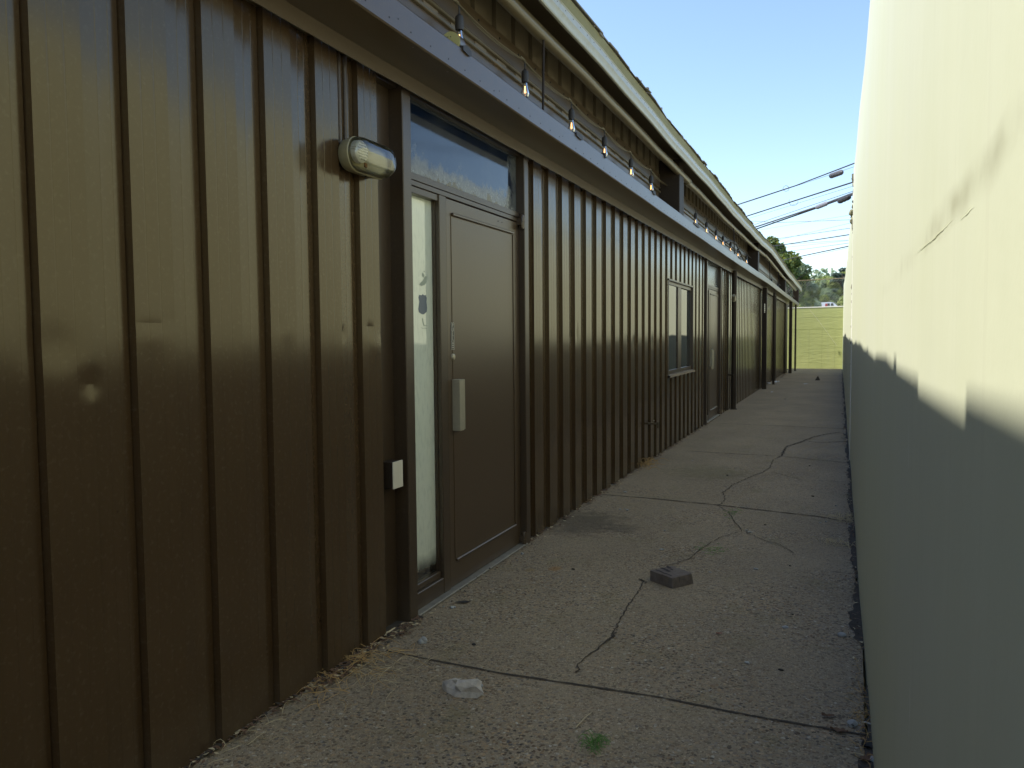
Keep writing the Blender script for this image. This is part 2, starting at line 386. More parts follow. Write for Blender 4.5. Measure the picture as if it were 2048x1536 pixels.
# joints and cracks in the slabs
def ribbon(m, pts, wd, jag=.5, step=.03, z=.0035):
    wd = wd*.66; jag = jag*1.4
    P = [onG(p) for p in pts]; out = []
    for a, b in zip(P, P[1:]):
        a = Vector(a); b = Vector(b); L = (b-a).length; nn = max(1, int(L/step)); nn = min(nn, 90)
        d = (b-a)/nn; pr = Vector((-d.y, d.x, 0)).normalized()
        for i in range(nn): out.append((a+d*i+pr*rnd.gauss(0, 1)*wd*jag, wd*rnd.uniform(.45, 1.25)))
    out.append((Vector(P[-1]), wd*.3))
    n = len(m.v)
    for i, (p, w_) in enumerate(out):
        q = out[min(i+1, len(out)-1)][0]-out[max(0, i-1)][0]; pr = Vector((-q.y, q.x, 0)).normalized()*w_/2
        m.v += [(p.x+pr.x, p.y+pr.y, gz(p.y)+z), (p.x-pr.x, p.y-pr.y, gz(p.y)+z)]
    for i in range(len(out)-1): m.face([n+2*i, n+2*i+1, n+2*i+3, n+2*i+2])
J = [[(772, 1303), (1000, 1347), (1300, 1392), (1500, 1432), (1745, 1474)], [(1200, 989), (1300, 997), (1430, 1010), (1640, 1034), (1706, 1046)],
     [(1368, 902), (1560, 913), (1696, 926)], [(1438, 847), (1560, 852), (1692, 858)], [(1598, 750), (1684, 752)], [(1500, 806), (1688, 812)]]
for i, j in enumerate(J):
    m = MB(); ribbon(m, j, [.020, .026, .026, .034, .08, .03][i], .05); m.build('slab_joint', 'crackd', pave)
K = [([(1150, 1345), (1165, 1320), (1200, 1296), (1222, 1275), (1235, 1250), (1250, 1225), (1258, 1208), (1275, 1190), (1285, 1170), (1284, 1158)], .011),
     ([(1215, 1282), (1226, 1274), (1234, 1266)], .022), ([(1276, 1160), (1290, 1162), (1289, 1168)], .02),
     ([(1320, 1132), (1345, 1130), (1380, 1118), (1400, 1100), (1440, 1075), (1485, 1062), (1470, 1045), (1457, 1025), (1436, 1012)], .009),
     ([(1436, 1012), (1450, 1000), (1447, 985), (1465, 970), (1500, 955), (1525, 945), (1540, 935), (1546, 920), (1565, 912)], .013),
     ([(1565, 912), (1570, 895), (1600, 885), (1625, 875), (1650, 869), (1682, 864)], .03),
     ([(1617, 883), (1640, 886), (1690, 883)], .026), ([(1490, 1065), (1530, 1082), (1560, 1090), (1590, 1108)], .009),
     ([(1545, 944), (1600, 960), (1690, 965)], .011), ([(1395, 1180), (1415, 1186), (1436, 1196)], .007), ([(1640, 1082), (1680, 1088), (1708, 1096)], .012), ([(1660, 1143), (1712, 1150)], .009)]
for pts, wd in K:
    m = MB(); ribbon(m, pts, wd, .4, .025, .0045); m.build('crack', 'crackd', pave)
# dirt strips where slab meets wall
m = MB()
for side, x0, x1, ya, yb in ((0, -2.03, -1.955, -2, 33), (1, .075, .135, 1.2, 37)):
    n = len(m.v); y = ya; cnt = 0
    ph = 0.0
    while y < yb:
        s_ = .03 if y < 12 else .2
        ph = ph*.86+rnd.gauss(0, .007)
        if side: a, b = x0+.018+ph+.012*math.sin(y*4.1)+rnd.uniform(-.003, .003), x1
        else: a, b = x0, x1-rnd.uniform(-.012, .03)
        m.v += [(a, y, gz(y)+.0055), (b, y, gz(y)+.0055)]; cnt += 1; y += s_
    for i in range(cnt-1): m.face([n+2*i, n+2*i+1, n+2*i+3, n+2*i+2])
tag(m.build('dirt', 'dirt'), kind='structure')

# ------------------------------------------------------------------ metal building
B = empty('metal_building', (-1.95, 0, 0), 'long low brown metal building with ribbed wall panels and a ragged shingle eave', 'building')
XR, XP = -1.95, -1.974
RIB0, PITCH, RW_ = 1.488, .3068, .153
dents = []
def dent(p, r, d, fold=0): q = onX(p, XR); dents.append((q[1], q[2], max(.016, r[0]*1.25), max(.016, r[1]*1.35), d*.32))
for p, r, d in [((112, 690), (.055, .05), .010), ((150, 745), (.09, .13), -.007), ((185, 772), (.03, .025), .016), ((190, 800), (.05, .06), -.008), ((190, 932), (.02, .02), .008), ((185, 950), (.04, .04), -.005),
                ((362, 968), (.02, .016), .009), ((350, 990), (.05, .04), -.005), ((300, 645), (.05, .012), .007), ((300, 665), (.05, .04), -.005), ((345, 640), (.02, .01), .006), ((482, 800), (.012, .016), .006),
                ((560, 645), (.02, .014), .006), ((575, 660), (.03, .03), -.004), ((690, 665), (.018, .016), .010), ((600, 950), (.02, .012), .005), ((740, 655), (.03, .014), .009), ((765, 668), (.02, .02), .012), ((750, 690), (.04, .05), -.007),
                ((500, 1125), (.015, .012), .005), ((692, 1125), (.012, .01), .005), ((1143, 682), (.014, .02), .012), ((1154, 665), (.02, .05), .012), ((1188, 643), (.01, .01), .006), ((1207, 640), (.02, .04), .008), ((1206, 680), (.02, .03), .012),
                ((1222, 634), (.02, .02), .01), ((1255, 678), (.02, .03), .01), ((1268, 690), (.03, .06), .014), ((1305, 685), (.03, .05), .014), ((1320, 690), (.02, .05), .01), ((1128, 958), (.02, .02), .006), ((1304, 750), (.02, .04), .01)]: dent(p, r, d)
for _ in range(34):
    dents.append((rnd.uniform(.6, 14), rnd.uniform(.3, 1.8), rnd.uniform(.02, .06), rnd.uniform(.02, .08), rnd.uniform(-.0007, .0007)))
def profile(y0, y1, fine):
    pts = []; k0 = int((y0-RIB0)/PITCH)-2
    for kk in range(k0, int((y1-RIB0)/PITCH)+2):
        a = RIB0+kk*PITCH; b = a+RW_; nx = a+PITCH
        pts += [(a, XR)]
        if fine:
            for t in (.33, .66):
                yy = a+RW_*t; pts += [(yy-.003, XR), (yy, XR-.0004), (yy+.003, XR)]
        pts += [(b, XR), (b+.004, XR-.013)]
        if fine:
            for t in (.42, .72):
                yy = b+(nx-b)*t; xx = XR-.013+(XP-XR+.013)*t; pts += [(yy-.0025, xx), (yy, xx+.0004), (yy+.0025, xx)]
        pts += [(nx-.0065, XP), (nx-.006, XP-.010), (nx-.0035, XP-.010), (nx-.003, XP)]
    if fine:      # extra columns so dents have vertices
        q = []
        for (a, xa), (b, xb) in zip(pts, pts[1:]):
            q.append((a, xa)); nn = int((b-a)/.014)
            for i in range(1, nn): q.append((a+(b-a)*i/nn, xa+(xb-xa)*i/nn))
        pts = q
    out = [p for p in pts if y0 < p[0] < y1]
    def xat(y):
        for (a, xa), (b, xb) in zip(pts, pts[1:]):
            if a <= y <= b: return xa+(xb-xa)*(y-a)/max(1e-9, b-a)
        return XR
    return [(y0, xat(y0))]+out+[(y1, xat(y1))]
def sheet(m, y0, y1, z0, z1, dz, fine=False):
    pr = profile(y0, y1, fine); nz = max(1, round((z1-z0)/dz)); n = len(m.v); ww = len(pr)
    Yp = np.array([p[0] for p in pr]); Xp = np.array([p[1] for p in pr])
    for j in range(nz+1):
        z = z0+(z1-z0)*j/nz; X = Xp.copy()
        if dz < .2: X += .0008*np.sin(Yp*2.3+z*1.1)+.0006*np.sin(Yp*5.1-z*2.7)
        if dz < .2:
            for (dy, dzz, ry, rz, dd) in dents:
                if abs(z-dzz) < 3*rz: X -= dd*np.exp(-((Yp-dy)/ry)**2-((z-dzz)/rz)**2)
        for i in range(ww): m.v.append((float(X[i]), float(Yp[i]), z+(gz(Yp[i])-.01 if z == 0 else 0)))
    for j in range(nz):
        for i in range(ww-1): m.face([n+j*ww+i, n+j*ww+i+1, n+(j+1)*ww+i+1, n+(j+1)*ww+i])
ZT = 3.60
m = MB(); sheet(m, .3, 3.192, 0, 2.64, .022, True); sheet(m, -6, .3, 0, 2.64, .4); m.build('wall_panel', 'brown', B, 5.5)
WY0, WY1, WZ0, WZ1 = 9.83, 11.60, .915, 2.075
m = MB(); sheet(m, 5.10, WY0-.02, 0, 2.64, .035, True); sheet(m, WY0-.02, WY1+.02, 0, WZ0, .2); sheet(m, WY0-.02, WY1+.02, WZ1, 2.64, .2)
sheet(m, WY1+.02, 12.59, 0, 2.64, .2); m.build('wall_panel', 'brown', B, 5.5)
m = MB(); sheet(m, 14.50, 22.0, 0, 2.64, .5); m.build('wall_panel', 'brown', B, 5.5)
m = MB(); sheet(m, 22.3, 33.0, 0, 2.64, .5); m.box((-2.2, 21.95, -.1), (-2.0, 22.35, 2.64)); m.build('wall_panel', 'brown', B, 5.5)
m = MB(); sheet(m, -6, 33.0, 2.95, ZT, .5); m.build('upper_panel', brown_metal('upper_panel_paint', (.17, .13, .085), .5, .001, 0), B, 24)
# body behind the cladding
m = MB(); m.box((-11, -6, -.1), (-2.06, 33.0, 3.3)); m.build('core_wall', 'soff', B)
# eave assembly: the eave line sags and lifts along the building
def sag(y):
    return (0.0, .085*math.exp(-((y-21.5)/3.6)**2)-.004*max(0, y-31)+.006*math.sin(y*1.3)+.004*math.sin(y*3.7))
def sag2(y): return (0, .30*sag(y)[1])
YE = 37.4
yl = [-6+i*.35 for i in range(int((YE+6)/.35)+1)]+[YE]
# C channel with its lip, holes and return
m = MB()
m.extr([(-1.905, 2.568), (-1.896, 2.566), (-1.896, 2.634), (-1.682, 2.640), (-1.676, 2.646), (-1.676, 2.762), (-1.682, 2.770), (-1.71, 2.770), (-1.71, 2.764), (-1.690, 2.763), (-1.684, 2.757), (-1.684, 2.650), (-1.90, 2.642), (-1.905, 2.638)], 0, 0, yl, sag2)
m.cur = 1
yh = 2.836
while yh > -1: yh -= .1737
while yh < 20:
    if rnd.random() > .03: m.lathe([(0, .0012), (.0036, .0012), (.0036, -.003)], (-1.676, yh, 2.672), 'x', 8)
    if rnd.random() < .10: m.lathe([(0, .0012), (.003, .0012), (.003, -.003)], (-1.676, yh+.07, 2.69), 'x', 8)
    yh += .1737
m.build('channel', ['chan', 'dark'], B, 30)
for p in ((717, 66), (737, 80), (765, 107), (826, 95), (895, 144)): # holes and scuffs under the channel
    d = RW@_ray(p); t = (2.6335-H)/d[2]; m = MB(); m.lathe([(0, 0), (rnd.uniform(.004, .007), 0)], (t*d[0], t*d[1], 2.636-.0015), 'z', 7); m.build('scuff_mark', 'peb', B)
# flat band and rails above the channel
m = MB(); m.box((-1.99, -6, 2.60), (-1.946, 33.0, 3.03)); m.build('band_panel', 'chan', B)
m = MB(); m.bbox((-1.96, -6, 3.030), (-1.925, 33.0, 3.052), .004); m.bbox((-1.96, -6, 3.085), (-1.93, 33, 3.100), .004); m.build('rail', 'pipe', B)
m = MB(); m.bbox((-1.975, -6, 3.104), (-1.936, 33.0, 3.246), .003); m.cur = 1
yy = .3
while yy < 20: m.lathe([(0, .008), (.006, .006), (.008, .0)], (-1.937, yy, 3.205), 'x', 8); yy += .305
m.build('girt', ['chan', 'dark'], B)
m = MB(); m.box((-1.975, -6, 3.055), (-1.955, 33, 3.085)); m.build('rail_shadow_gap', 'soff', B)
# soffit, fascia, olive board
m = MB(); m.extr([(-2.05, 3.60), (-1.60, 3.345), (-1.60, 3.36), (-2.05, 3.62)], 0, 0, yl, sag); m.build('soffit', 'soff', B)
m = MB(); m.extr([(-1.604, 3.300), (-1.588, 3.298), (-1.582, 3.304), (-1.578, 3.325), (-1.566, 3.345), (-1.566, 3.352), (-1.570, 3.356), (-1.570, 3.390), (-1.564, 3.396), (-1.568, 3.402), (-1.604, 3.402)], 0, 0, yl, sag)
m.cur = 1; yy = 2
while yy < 20: dz = sag(yy)[1]; m.lathe([(0, .0015), (.0035, .0015), (.0035, 0)], (-1.570, yy, 3.376+dz), 'x', 6); yy += .152
m.build('fascia', ['fascia', 'dark'], B, 25)
m = MB(); m.extr([(-1.60, 3.395), (-1.578, 3.395), (-1.566, 3.473), (-1.60, 3.473)], 0, 0, yl, sag); m.build('edge_board', 'olive', B)
m = MB(); m.extr([(-1.60, 3.482), (-1.60, 3.46), (-2.1, 3.66), (-6.6, 4.9), (-11.3, 3.6), (-11.3, 3.63), (-6.6, 4.94), (-2.1, 3.69)], 0, 0, yl, sag); m.build('roof', 'shingle', B)
m = MB(); y = -6
while y < YE:
    L = rnd.uniform(.12, .34) if rnd.random() < .8 else rnd.uniform(.5, .9); o = rnd.uniform(0, .014) if rnd.random() < .8 else rnd.uniform(.012, .028); dz = sag(y)[1]; t = rnd.uniform(.004, .012); up = rnd.uniform(0, .005) if rnd.random() < .85 else rnd.uniform(.005, .014)
    for (ya, yb, L_, o_) in ((-.6, .30, None, .010), (.30, .66, .36, .020), (.66, 1.22, .56, -.004)):  # unseen near tabs, overhang shaped for the shadow edge on the tall wall
        if ya-1e-6 <= y < yb-.004: o = o_; L = (yb-y) if L_ else min(L, yb-y); up = .004
    x1 = -1.562+o; n = len(m.v); y2 = min(YE, y+L-rnd.uniform(-.01, .012)); up2 = up*rnd.uniform(0, 1.4); dz2 = sag(y2)[1]
    m.v += [(x1, y, 3.475+dz+up), (x1+rnd.uniform(-.008, .008), y2, 3.475+dz2+up2), (-1.80, y2, 3.570+dz2), (-1.80, y, 3.570+dz)]
    m.v += [(x1, y, 3.475+t+dz+up), (m.v[n+1][0], y2, 3.475+t+dz2+up2), (-1.80, y2, 3.583+dz2), (-1.80, y, 3.583+dz)]
    for q in ((0, 1, 5, 4), (1, 2, 6, 5), (3, 0, 4, 7), (4, 5, 6, 7), (3, 2, 1, 0)): m.face([n+i for i in q])
    for _q in range(rnd.choice((0, 1, 1, 2, 3)) if y > 1.0 else 0):        # torn slivers and grit standing on the edge
        yy = y+rnd.uniform(0, L); hh = rnd.uniform(.004, .020); m.box((x1-.03, yy, 3.48+dz), (x1-.005, yy+rnd.choice((.006, .012, .03, .09)), 3.488+dz+hh))
    y += L
m.build('shingles', 'shingle', B)
# half-round gutter pipes hung below the soffit, in three lengths
def gpipe(y0, y1, dz, xc=-1.735, r=.042):
    m = MB(); yv = [y0+(y1-y0)*i/24 for i in range(25)]
    pr = [(xc+r*math.cos(a), 3.268+dz+r*math.sin(a)) for a in [math.pi*2*i/14 for i in range(14)]]
    m.extr(pr, 0, 0, yv, sag); m.build('gutter', 'pipe', B, 40)
gpipe(-5, 9.95, 0); gpipe(9.85, 20.6, -.012, -1.742, .040); gpipe(20.5, 30, -.006, -1.738); gpipe(29.9, 35.6, -.012, -1.742)
m = MB(); m.lathe([(0, .07), (.042, .065), (.045, .03), (.045, 0)], (-1.735, 0, 0), 'z', 14)
for i, v in enumerate(m.v): m.v[i] = (v[0], 9.90+v[2]*.9, 3.266+v[1])
m.build('gutter_cap', 'pipe', B)
# upper columns
for y in (9.25, 18.7, 28.3, 37.6):
    m = MB(); dz = sag2(y)[1]; m.bbox((-1.95, y, 2.765+dz), (-1.712, y+.27, 3.40+sag(y)[1]), .006); m.build('column', 'post', B)
# support posts under the channel (round and square)
def rpost(x, y, r, name='post'):
    m = MB(); m.lathe([(r*1.5, 0), (r*1.5, .012), (r, .014), (r, 2.62-gz(y))], (x, y, gz(y)), 'z', 18); return m.build(name, 'post', B, 40)
rpost(-1.872, 15.75, .048)
m = MB(); m.bbox((-1.905, 22.12, gz(22)), (-1.795, 22.30, 2.64), .006); m.build('post', 'post', B)
rpost(-1.775, 24.4, .032)
m = MB(); m.bbox((-1.955, 26.5, -.06), (-1.87, 26.65, 2.62), .004); m.build('downspout', 'post', B)
m = MB(); m.bbox((-1.80, 32.2, -.08), (-1.69, 32.42, 2.64), .006); m.build('post', 'post', B)
m = MB(); m.bbox((-1.955, 31.9, -.08), (-1.90, 33.02, 2.62), .006); m.build('post', 'post', B)
rpost(-1.69, 34.8, .036)
m = MB(); m.tube([(-1.925, 15.25, 0), (-1.925, 15.25, 2.6)], .012, 8); m.build('conduit', 'post', B)
m = MB(); m.tube([onX((1086, 226), -1.70), onX((1087, 60), -1.725)], .0075, 8); m.build('hanger_rod', 'post', B)
m = MB(); m.tube([(-1.70, 14.3, 2.77), (-1.72, 14.3, 3.26)], .009, 6); m.build('hanger_rod', 'post', B)
for yy in (21.9, 25.2):
    m = MB(); m.tube([(-1.70, yy, 2.77), (-1.72, yy, 3.30)], .010, 6); m.build('hanger_rod', 'post', B)
# conduit pair above the emergency light, in the pan of the ribbed sheet
m = MB(); m.tube([(-1.967, 2.905, 2.22), (-1.967, 2.905, 2.6)], .009, 10); m.tube([(-1.965, 2.945, 2.22), (-1.965, 2.945, 2.6)], .011, 10); m.build('conduit', 'brown2', B, 60)
# dark recessed doorway and panel beyond
m = MB(); m.bbox((-1.952, 21.75, .0), (-1.93, 22.1, 2.5), .004); m.build('post', 'post', B)

# window with two panes
fr = MB(); e = .035
fr.box((-2.02, WY0-.02, WZ0), (-1.945, WY0+.012, WZ1)); fr.box((-2.03, WY1-.012, WZ0), (-1.945, WY1+.02, WZ1))
fr.box((-2.03, WY0-.02, WZ1), (-1.938, WY1+.02, WZ1+.02))
wf = fr.build('window', 'brown2', B)
m = MB(); ym = WY0+.89
for a, b in (((-2.005, WY0+.012, WZ1-.045), (-1.968, WY1-.012, WZ1)), ((-2.005, WY0+.012, WZ0), (-1.968, WY1-.012, WZ0+.05)), ((-2.005, ym-.17, WZ0+.05), (-1.966, ym, WZ1-.045)), ((-2.03, ym, WZ0+.05), (-1.984, ym+.17, WZ1-.045))): m.bbox(a, b, .003)
m.build('sash', 'brown2', wf)
m = MB(); m.box((-1.984, WY0, WZ0+.04), (-1.980, ym, WZ1-.04)); m.box((-1.994, ym, WZ0+.04), (-1.990, WY1, WZ1-.04)); m.build('glass', 'pane', wf)
m = MB(); n = 22
for i in range(n+1):
    y = WY0-.03+(WY1-WY0+.06)*i/n; j = rnd.uniform(-.004, .004); m.v += [(-1.99, y, WZ0+.005), (-1.918+j, y, WZ0-.012+j), (-1.916+j, y, WZ0-.035+j), (-1.95, y, WZ0-.038)]
for i in range(n):
    for q in range(3): m.face([i*4+q, i*4+q+1, i*4+5+q, i*4+4+q])
m.build('sill', plain('weathered_sill', (.24, .19, .13), .8, 0, .6, 18, .004), wf)

# storefront door unit: casing, mullion, head, sidelight, transom, leaf
def door_unit(o, film, far=False):
    F_ = lambda *b: None
    m = MB()
    m.bbox((-2.06, 3.372+o, -.02), (-1.930, 3.452+o, 2.62), .004)           # left casing
    m.box((-2.10, 3.19+o, -.02), (-2.005, 3.372+o, 2.62))                    # flat filler
    m.bbox((-2.06, 4.952+o, -.02), (-1.930, 5.015+o, 2.62), .004); m.bbox((-2.06, 5.021+o, -.02), (-1.942, 5.055+o, 2.62), .004); m.box((-2.06, 5.055+o, -.02), (-1.972, 5.105+o, 2.62))
    m.box((-2.06, 3.18+o, 2.58), (-1.96, 5.11+o, 2.64))
    fr = m.build('door_frame', 'brown2', B)
    m = MB()
    m.bbox((-2.03, 3.453+o, 2.152), (-1.965, 4.951+o, 2.178), .002); m.bbox((-2.03, 3.453+o, 2.181), (-1.967, 4.951+o, 2.216), .002)
    m.bbox((-2.03, 3.805+o, .0), (-1.965, 3.884+o, 2.151), .003)
    m.bbox((-2.03, 3.453+o, .0), (-1.967, 3.804+o, .10), .003); m.bbox((-2.03, 3.453+o, .101), (-1.985, 3.804+o, .135), .003)
    m.bbox((-2.03, 3.453+o, 2.117), (-1.972, 3.804+o, 2.151), .002)
    m.bbox((-2.03, 4.907+o, .0), (-1.972, 4.951+o, 2.151), .002)
    m.box((-2.04, 3.453+o, .1), (-2.03, 3.47+o, 2.6)); m.box((-2.03, 3.799+o, .136), (-1.99, 3.806+o, 2.116))
    m.build('mullion', 'brown2', fr)
    m = MB(); m.box((-2.016, 3.455+o, .12), (-2.010, 3.804+o, 2.13)); m.build('sidelight_glass', film, fr)
    m = MB(); m.box((-1.997, 3.455+o, 2.215), (-1.989, 4.951+o, 2.60)); m.build('transom_glass', 'trans', fr)
    m = MB(); m.bbox((-1.985, 3.455+o, .0), (-1.925, 4.96+o, .014), .003); m.build('threshold', plain('threshold_metal', (.25, .23, .19), .5, .3, .4, 20), fr)
    m = MB(); m.bbox((-2.025, 3.888+o, .018), (-1.969, 4.903+o, 2.146), .003)
    # raised mouldings round the sunk panel
    m.bbox((-1.9695, 3.955+o, 2.060), (-1.957, 4.835+o, 2.078), .004); m.bbox((-1.9695, 3.955+o, .150), (-1.955, 4.835+o, .166), .004)
    m.bbox((-1.9695, 4.832+o, .168), (-1.963, 4.846+o, 2.058), .003); m.bbox((-1.9695, 3.944+o, .168), (-1.966, 3.950+o, 2.058), .001)
    dr = m.build('door', 'doorp', B)
    m = MB(); m.bbox((-1.969, 3.935+o, .886), (-1.921, 3.985+o, 1.168), .002); m.bbox((-1.969, 3.998+o, .888), (-1.928, 4.016+o, 1.166), .002); m.build('handle', 'metal', dr)
    m = MB(); m.box((-1.968, 3.985+o, .890), (-1.940, 3.998+o, 1.164)); m.build('handle_slot', 'dark', dr)
    for z in (2.15, .05):
        m = MB()
        m.lathe([(0, .05), (.012, .045), (.016, .03), (.016, .003), (.012, .002), (.012, -.002), (.016, -.003), (.016, -.03), (.012, -.045), (0, -.05)], (-1.938, 4.925+o, z), 'z', 12)
        m.box((-1.97, 4.91+o, z-.02), (-1.94, 4.94+o, z+.02))
        m.build('hinge', 'doorp', dr, 40)
    return fr, dr
fr1, dr1 = door_unit(0, 'film'); fr2, dr2 = door_unit(9.4, 'film2', True)
m = MB(); m.lathe([(0, .013), (.010, .013), (.017, .009), (.019, 0)], (-1.969, 3.946, 1.292), 'x', 16); m.build('lock_cylinder', 'metal', dr1, 30)
m = MB(); m.lathe([(0, .002), (.004, .002), (.004, 0)], (-1.969, 4.60, 2.115), 'x', 8); m.build('screw_hole', 'dark', dr1); m = MB(); m.lathe([(0, .002), (.003, .002), (.003, 0)], (-1.969, 4.66, 2.115), 'x', 8); m.build('screw_hole', 'dark', dr1)
# PULL sign
# lettering
def letters(txt, size, origin, mat, name, parent, dz, bold=.0):
    obs = []
    m = MB()
    for i, ch in enumerate(txt):
        cu = bpy.data.curves.new('t', 'FONT'); cu.body = ch; cu.size = size; cu.extrude = .0004; cu.offset = bold; cu.align_x = 'CENTER'; cu.fill_mode = 'BOTH'
        ob = bpy.data.objects.new('t', cu); C.objects.link(ob); dg = bpy.context.evaluated_depsgraph_get(); me = ob.evaluated_get(dg).to_mesh()
        n = len(m.v); m.v += [(origin[0]+v.co.z, origin[1]+v.co.x, origin[2]+v.co.y-i*dz) for v in me.vertices]
        for p in me.polygons: m.face([n+q for q in p.vertices])
        bpy.data.objects.remove(ob); bpy.data.curves.remove(cu)
    return m.build(name, mat, parent)
m = MB(); m.box((-1.9695, 3.927, 1.331), (-1.9672, 3.967, 1.481)); sg = m.build('pull_sign', 'signk', dr1)
m = MB()
for a, b in (((3.928, 1.332), (3.966, 1.3345)), ((3.928, 1.3775), (3.966, 1.3795)), ((3.928, 1.4775), (3.966, 1.480)), ((3.928, 1.3345), (3.9305, 1.4775)), ((3.9635, 1.3345), (3.966, 1.4775))): m.box((-1.9680, a[0], a[1]), (-1.9664, b[0], b[1]))
for i in range(3):
    for j in range(2): m.box((-1.9680, 3.938+j*.012, 1.340+i*.012), (-1.9664, 3.945+j*.012, 1.348+i*.012))
m.build('sign_border', 'signw', dr1)
letters('PULL', .031, (-1.9668, 3.947, 1.4545), 'signw', 'sign_lettering', dr1, .0238, .0006)
# badge on the sidelight and its ghosts
def onpane(pts, X, dx=.0008): return [onX((800+a*100/960, 520+b*100/960), X+dx) for a, b in pts]
XG = -2.010
sh = [(355, 720), (364, 690), (375, 665), (410, 680), (437, 655), (465, 680), (490, 672), (500, 700), (515, 725), (507, 800), (516, 860), (522, 920), (515, 990), (480, 1025), (445, 1045), (400, 1030), (362, 1000), (352, 940), (362, 870), (372, 800)]
m = MB(); m.poly(onpane(sh, XG)); m.build('badge_sticker', 'blue', fr1)
for pts in ([(375, 470), (400, 430), (440, 400), (470, 330), (500, 300), (515, 340), (512, 420), (470, 480), (410, 500)], [(420, 260), (440, 240), (470, 290), (455, 340), (430, 320)], [(455, 205), (475, 210), (470, 235), (455, 230)], [(395, 1290), (450, 1310), (520, 1305), (515, 1318), (430, 1318)], [(425, 1120), (440, 1125), (450, 1190), (470, 1250), (540, 1262), (500, 1268), (450, 1262), (435, 1200)]):
    m = MB(); m.poly(onpane(pts, XG)); m.build('sticker_residue', 'ghost', fr1)
m = MB(); m.bbox((-1.955, 22.6, 1.35), (-1.93, 23.4, 2.5), .004); wn = m.build('window', 'dark', B)

# string lights: one run per bay
def cable(pts, sagz=.03, seg=8):
    out = []
    for a, b in zip(pts, pts[1:]):
        a = Vector(a); b = Vector(b)
        for i in range(seg):
            t = i/seg; p = a.lerp(b, t); p.z -= 4*sagz*t*(1-t); out.append(p)
    out.append(Vector(pts[-1])); return out
bay = [([(919, 78), (1050, 170), (1143, 250), (1209, 296), (1262, 345), (1302, 375), (1340, 403)], 'string of filament bulbs nearest the camera, above the first door', -.6),
       ([(1391, 448), (1413, 463), (1432, 480), (1446, 490), (1461, 502), (1476, 512), (1493, 525), (1510, 538)], 'string of filament bulbs in the middle bay, past the first upper column', 0),
       ([(1543, 565), (1556, 575), (1566, 583)], 'string of three filament bulbs between the second and third upper columns', 0),
       ([(1578, 592), (1584, 597), (1592, 603)], 'string of filament bulbs in the farthest bay of the eave', 0)]
for bi, (bp, lab, ext) in enumerate(bay):
    P = [onX((p[0], p[1]+0), -1.85) for p in bp]
    P = [(x, y, 2.955 if bi < 2 else z) for x, y, z in P]
    S = empty('string_lights', (-1.85, P[0][1], 3.1), lab, 'string lights', 'strings of filament bulbs under the eave')
    tops = [(-1.85, y-.03, z+.165) for x, y, z in P]
    if bi == 0: tops = [(-1.85, -1.2, 3.12), (-1.85, -.3, 3.125), (-1.85, .6, 3.12), (-1.85, 1.9, 3.12), (-1.85, 2.9, 3.12)]+tops
    tops += [(-1.86, min(tops[-1][1]+.6, 34.5), 3.12)]
    m = MB(); m.tube(cable(tops, .022), .0045, 6); m.tube(cable([(x-.012, y, z+.006) for x, y, z in tops], .03), .0035, 5)
    if bi == 0:
        for t in tops[3:]: m.tube([(t[0], t[1]-.05, t[2]+.006), (t[0], t[1]+.02, t[2]+.004)], .008, 6)
    m.build('cord', 'pipe' if bi == 0 else 'black', S, 60)
    for i, (x, y, z) in enumerate(P):
        m = MB(); t = (x, y-.03, z+.165)
        m.tube([t, (x, y-.012, z+.168), (x, y, z+.15), (x, y, z+.11)], .004, 6)
        m.lathe([(.006, .118), (.010, .112), (.020, .104), (.0225, .09), (.0225, .05), (.021, .035), (.019, .034)], (x, y, z), 'z', 14)
        sk = m.build('lamp_socket', 'black', S, 40)
        m = MB(); g = [(.013, .036), (.015, .02), (.019, .0), (.0245, -.02), (.026, -.035), (.022, -.05), (.012, -.060), (.0, -.063)]
        m.lathe(g, (x, y, z), 'z', 16); m.cur = 1
        for a in (0, 2.1, 4.2): m.tube([(x+.002*math.cos(a), y+.002*math.sin(a), z+.012), (x+.006*math.cos(a), y+.006*math.sin(a), z-.030)], .0013, 5)
        m.build('bulb', ['bulbg', 'fil'], sk, 60)
# loose looped cable on the channel in the middle bay
m = MB(); m.tube(cable([onX(p, -1.80) for p in ((1452, 485), (1460, 482), (1472, 487), (1478, 500), (1482, 508), (1489, 527))], -.006, 3), .014, 7)
m.tube(cable([onX(p, -1.80) for p in ((1478, 500), (1468, 498), (1458, 490))], .03, 4), .009, 6)
tag(m.build('loose_cable', 'black'), 'loose black cable looped over the channel between two bulbs', 'cable')
# clips / scraps lying on the channel edge
CL = 'black scrap of tape hanging over the top edge of the channel'
for i, (p, L) in enumerate((((933, 117), .09), ((1158, 284), .14), ((1210, 318), .04), ((1308, 394), .12), ((1393, 448), .4), ((1480, 512), .5))):
    q = onX(p, -1.674); m = MB(); y = q[1]-L/2; n = 8
    for j in range(n+1):
        t = j/n; s_ = math.sin(math.pi*t)*.018+.004; m.v += [(-1.70, y+L*t, 2.772+s_), (-1.668, y+L*t, 2.772+s_*.8), (-1.667, y+L*t, 2.755-s_*.5*t), (-1.71, y+L*t, 2.771)]
    for j in range(n):
        for a in range(4): m.face([j*4+a, j*4+(a+1) % 4, (j+1)*4+(a+1) % 4, (j+1)*4+a])
    m.face([0, 1, 2, 3]); m.face([n*4+a for a in (3, 2, 1, 0)])
    tag(m.build('tape_scrap', 'black'), CL, 'tape', 'tape scraps on the channel edge')
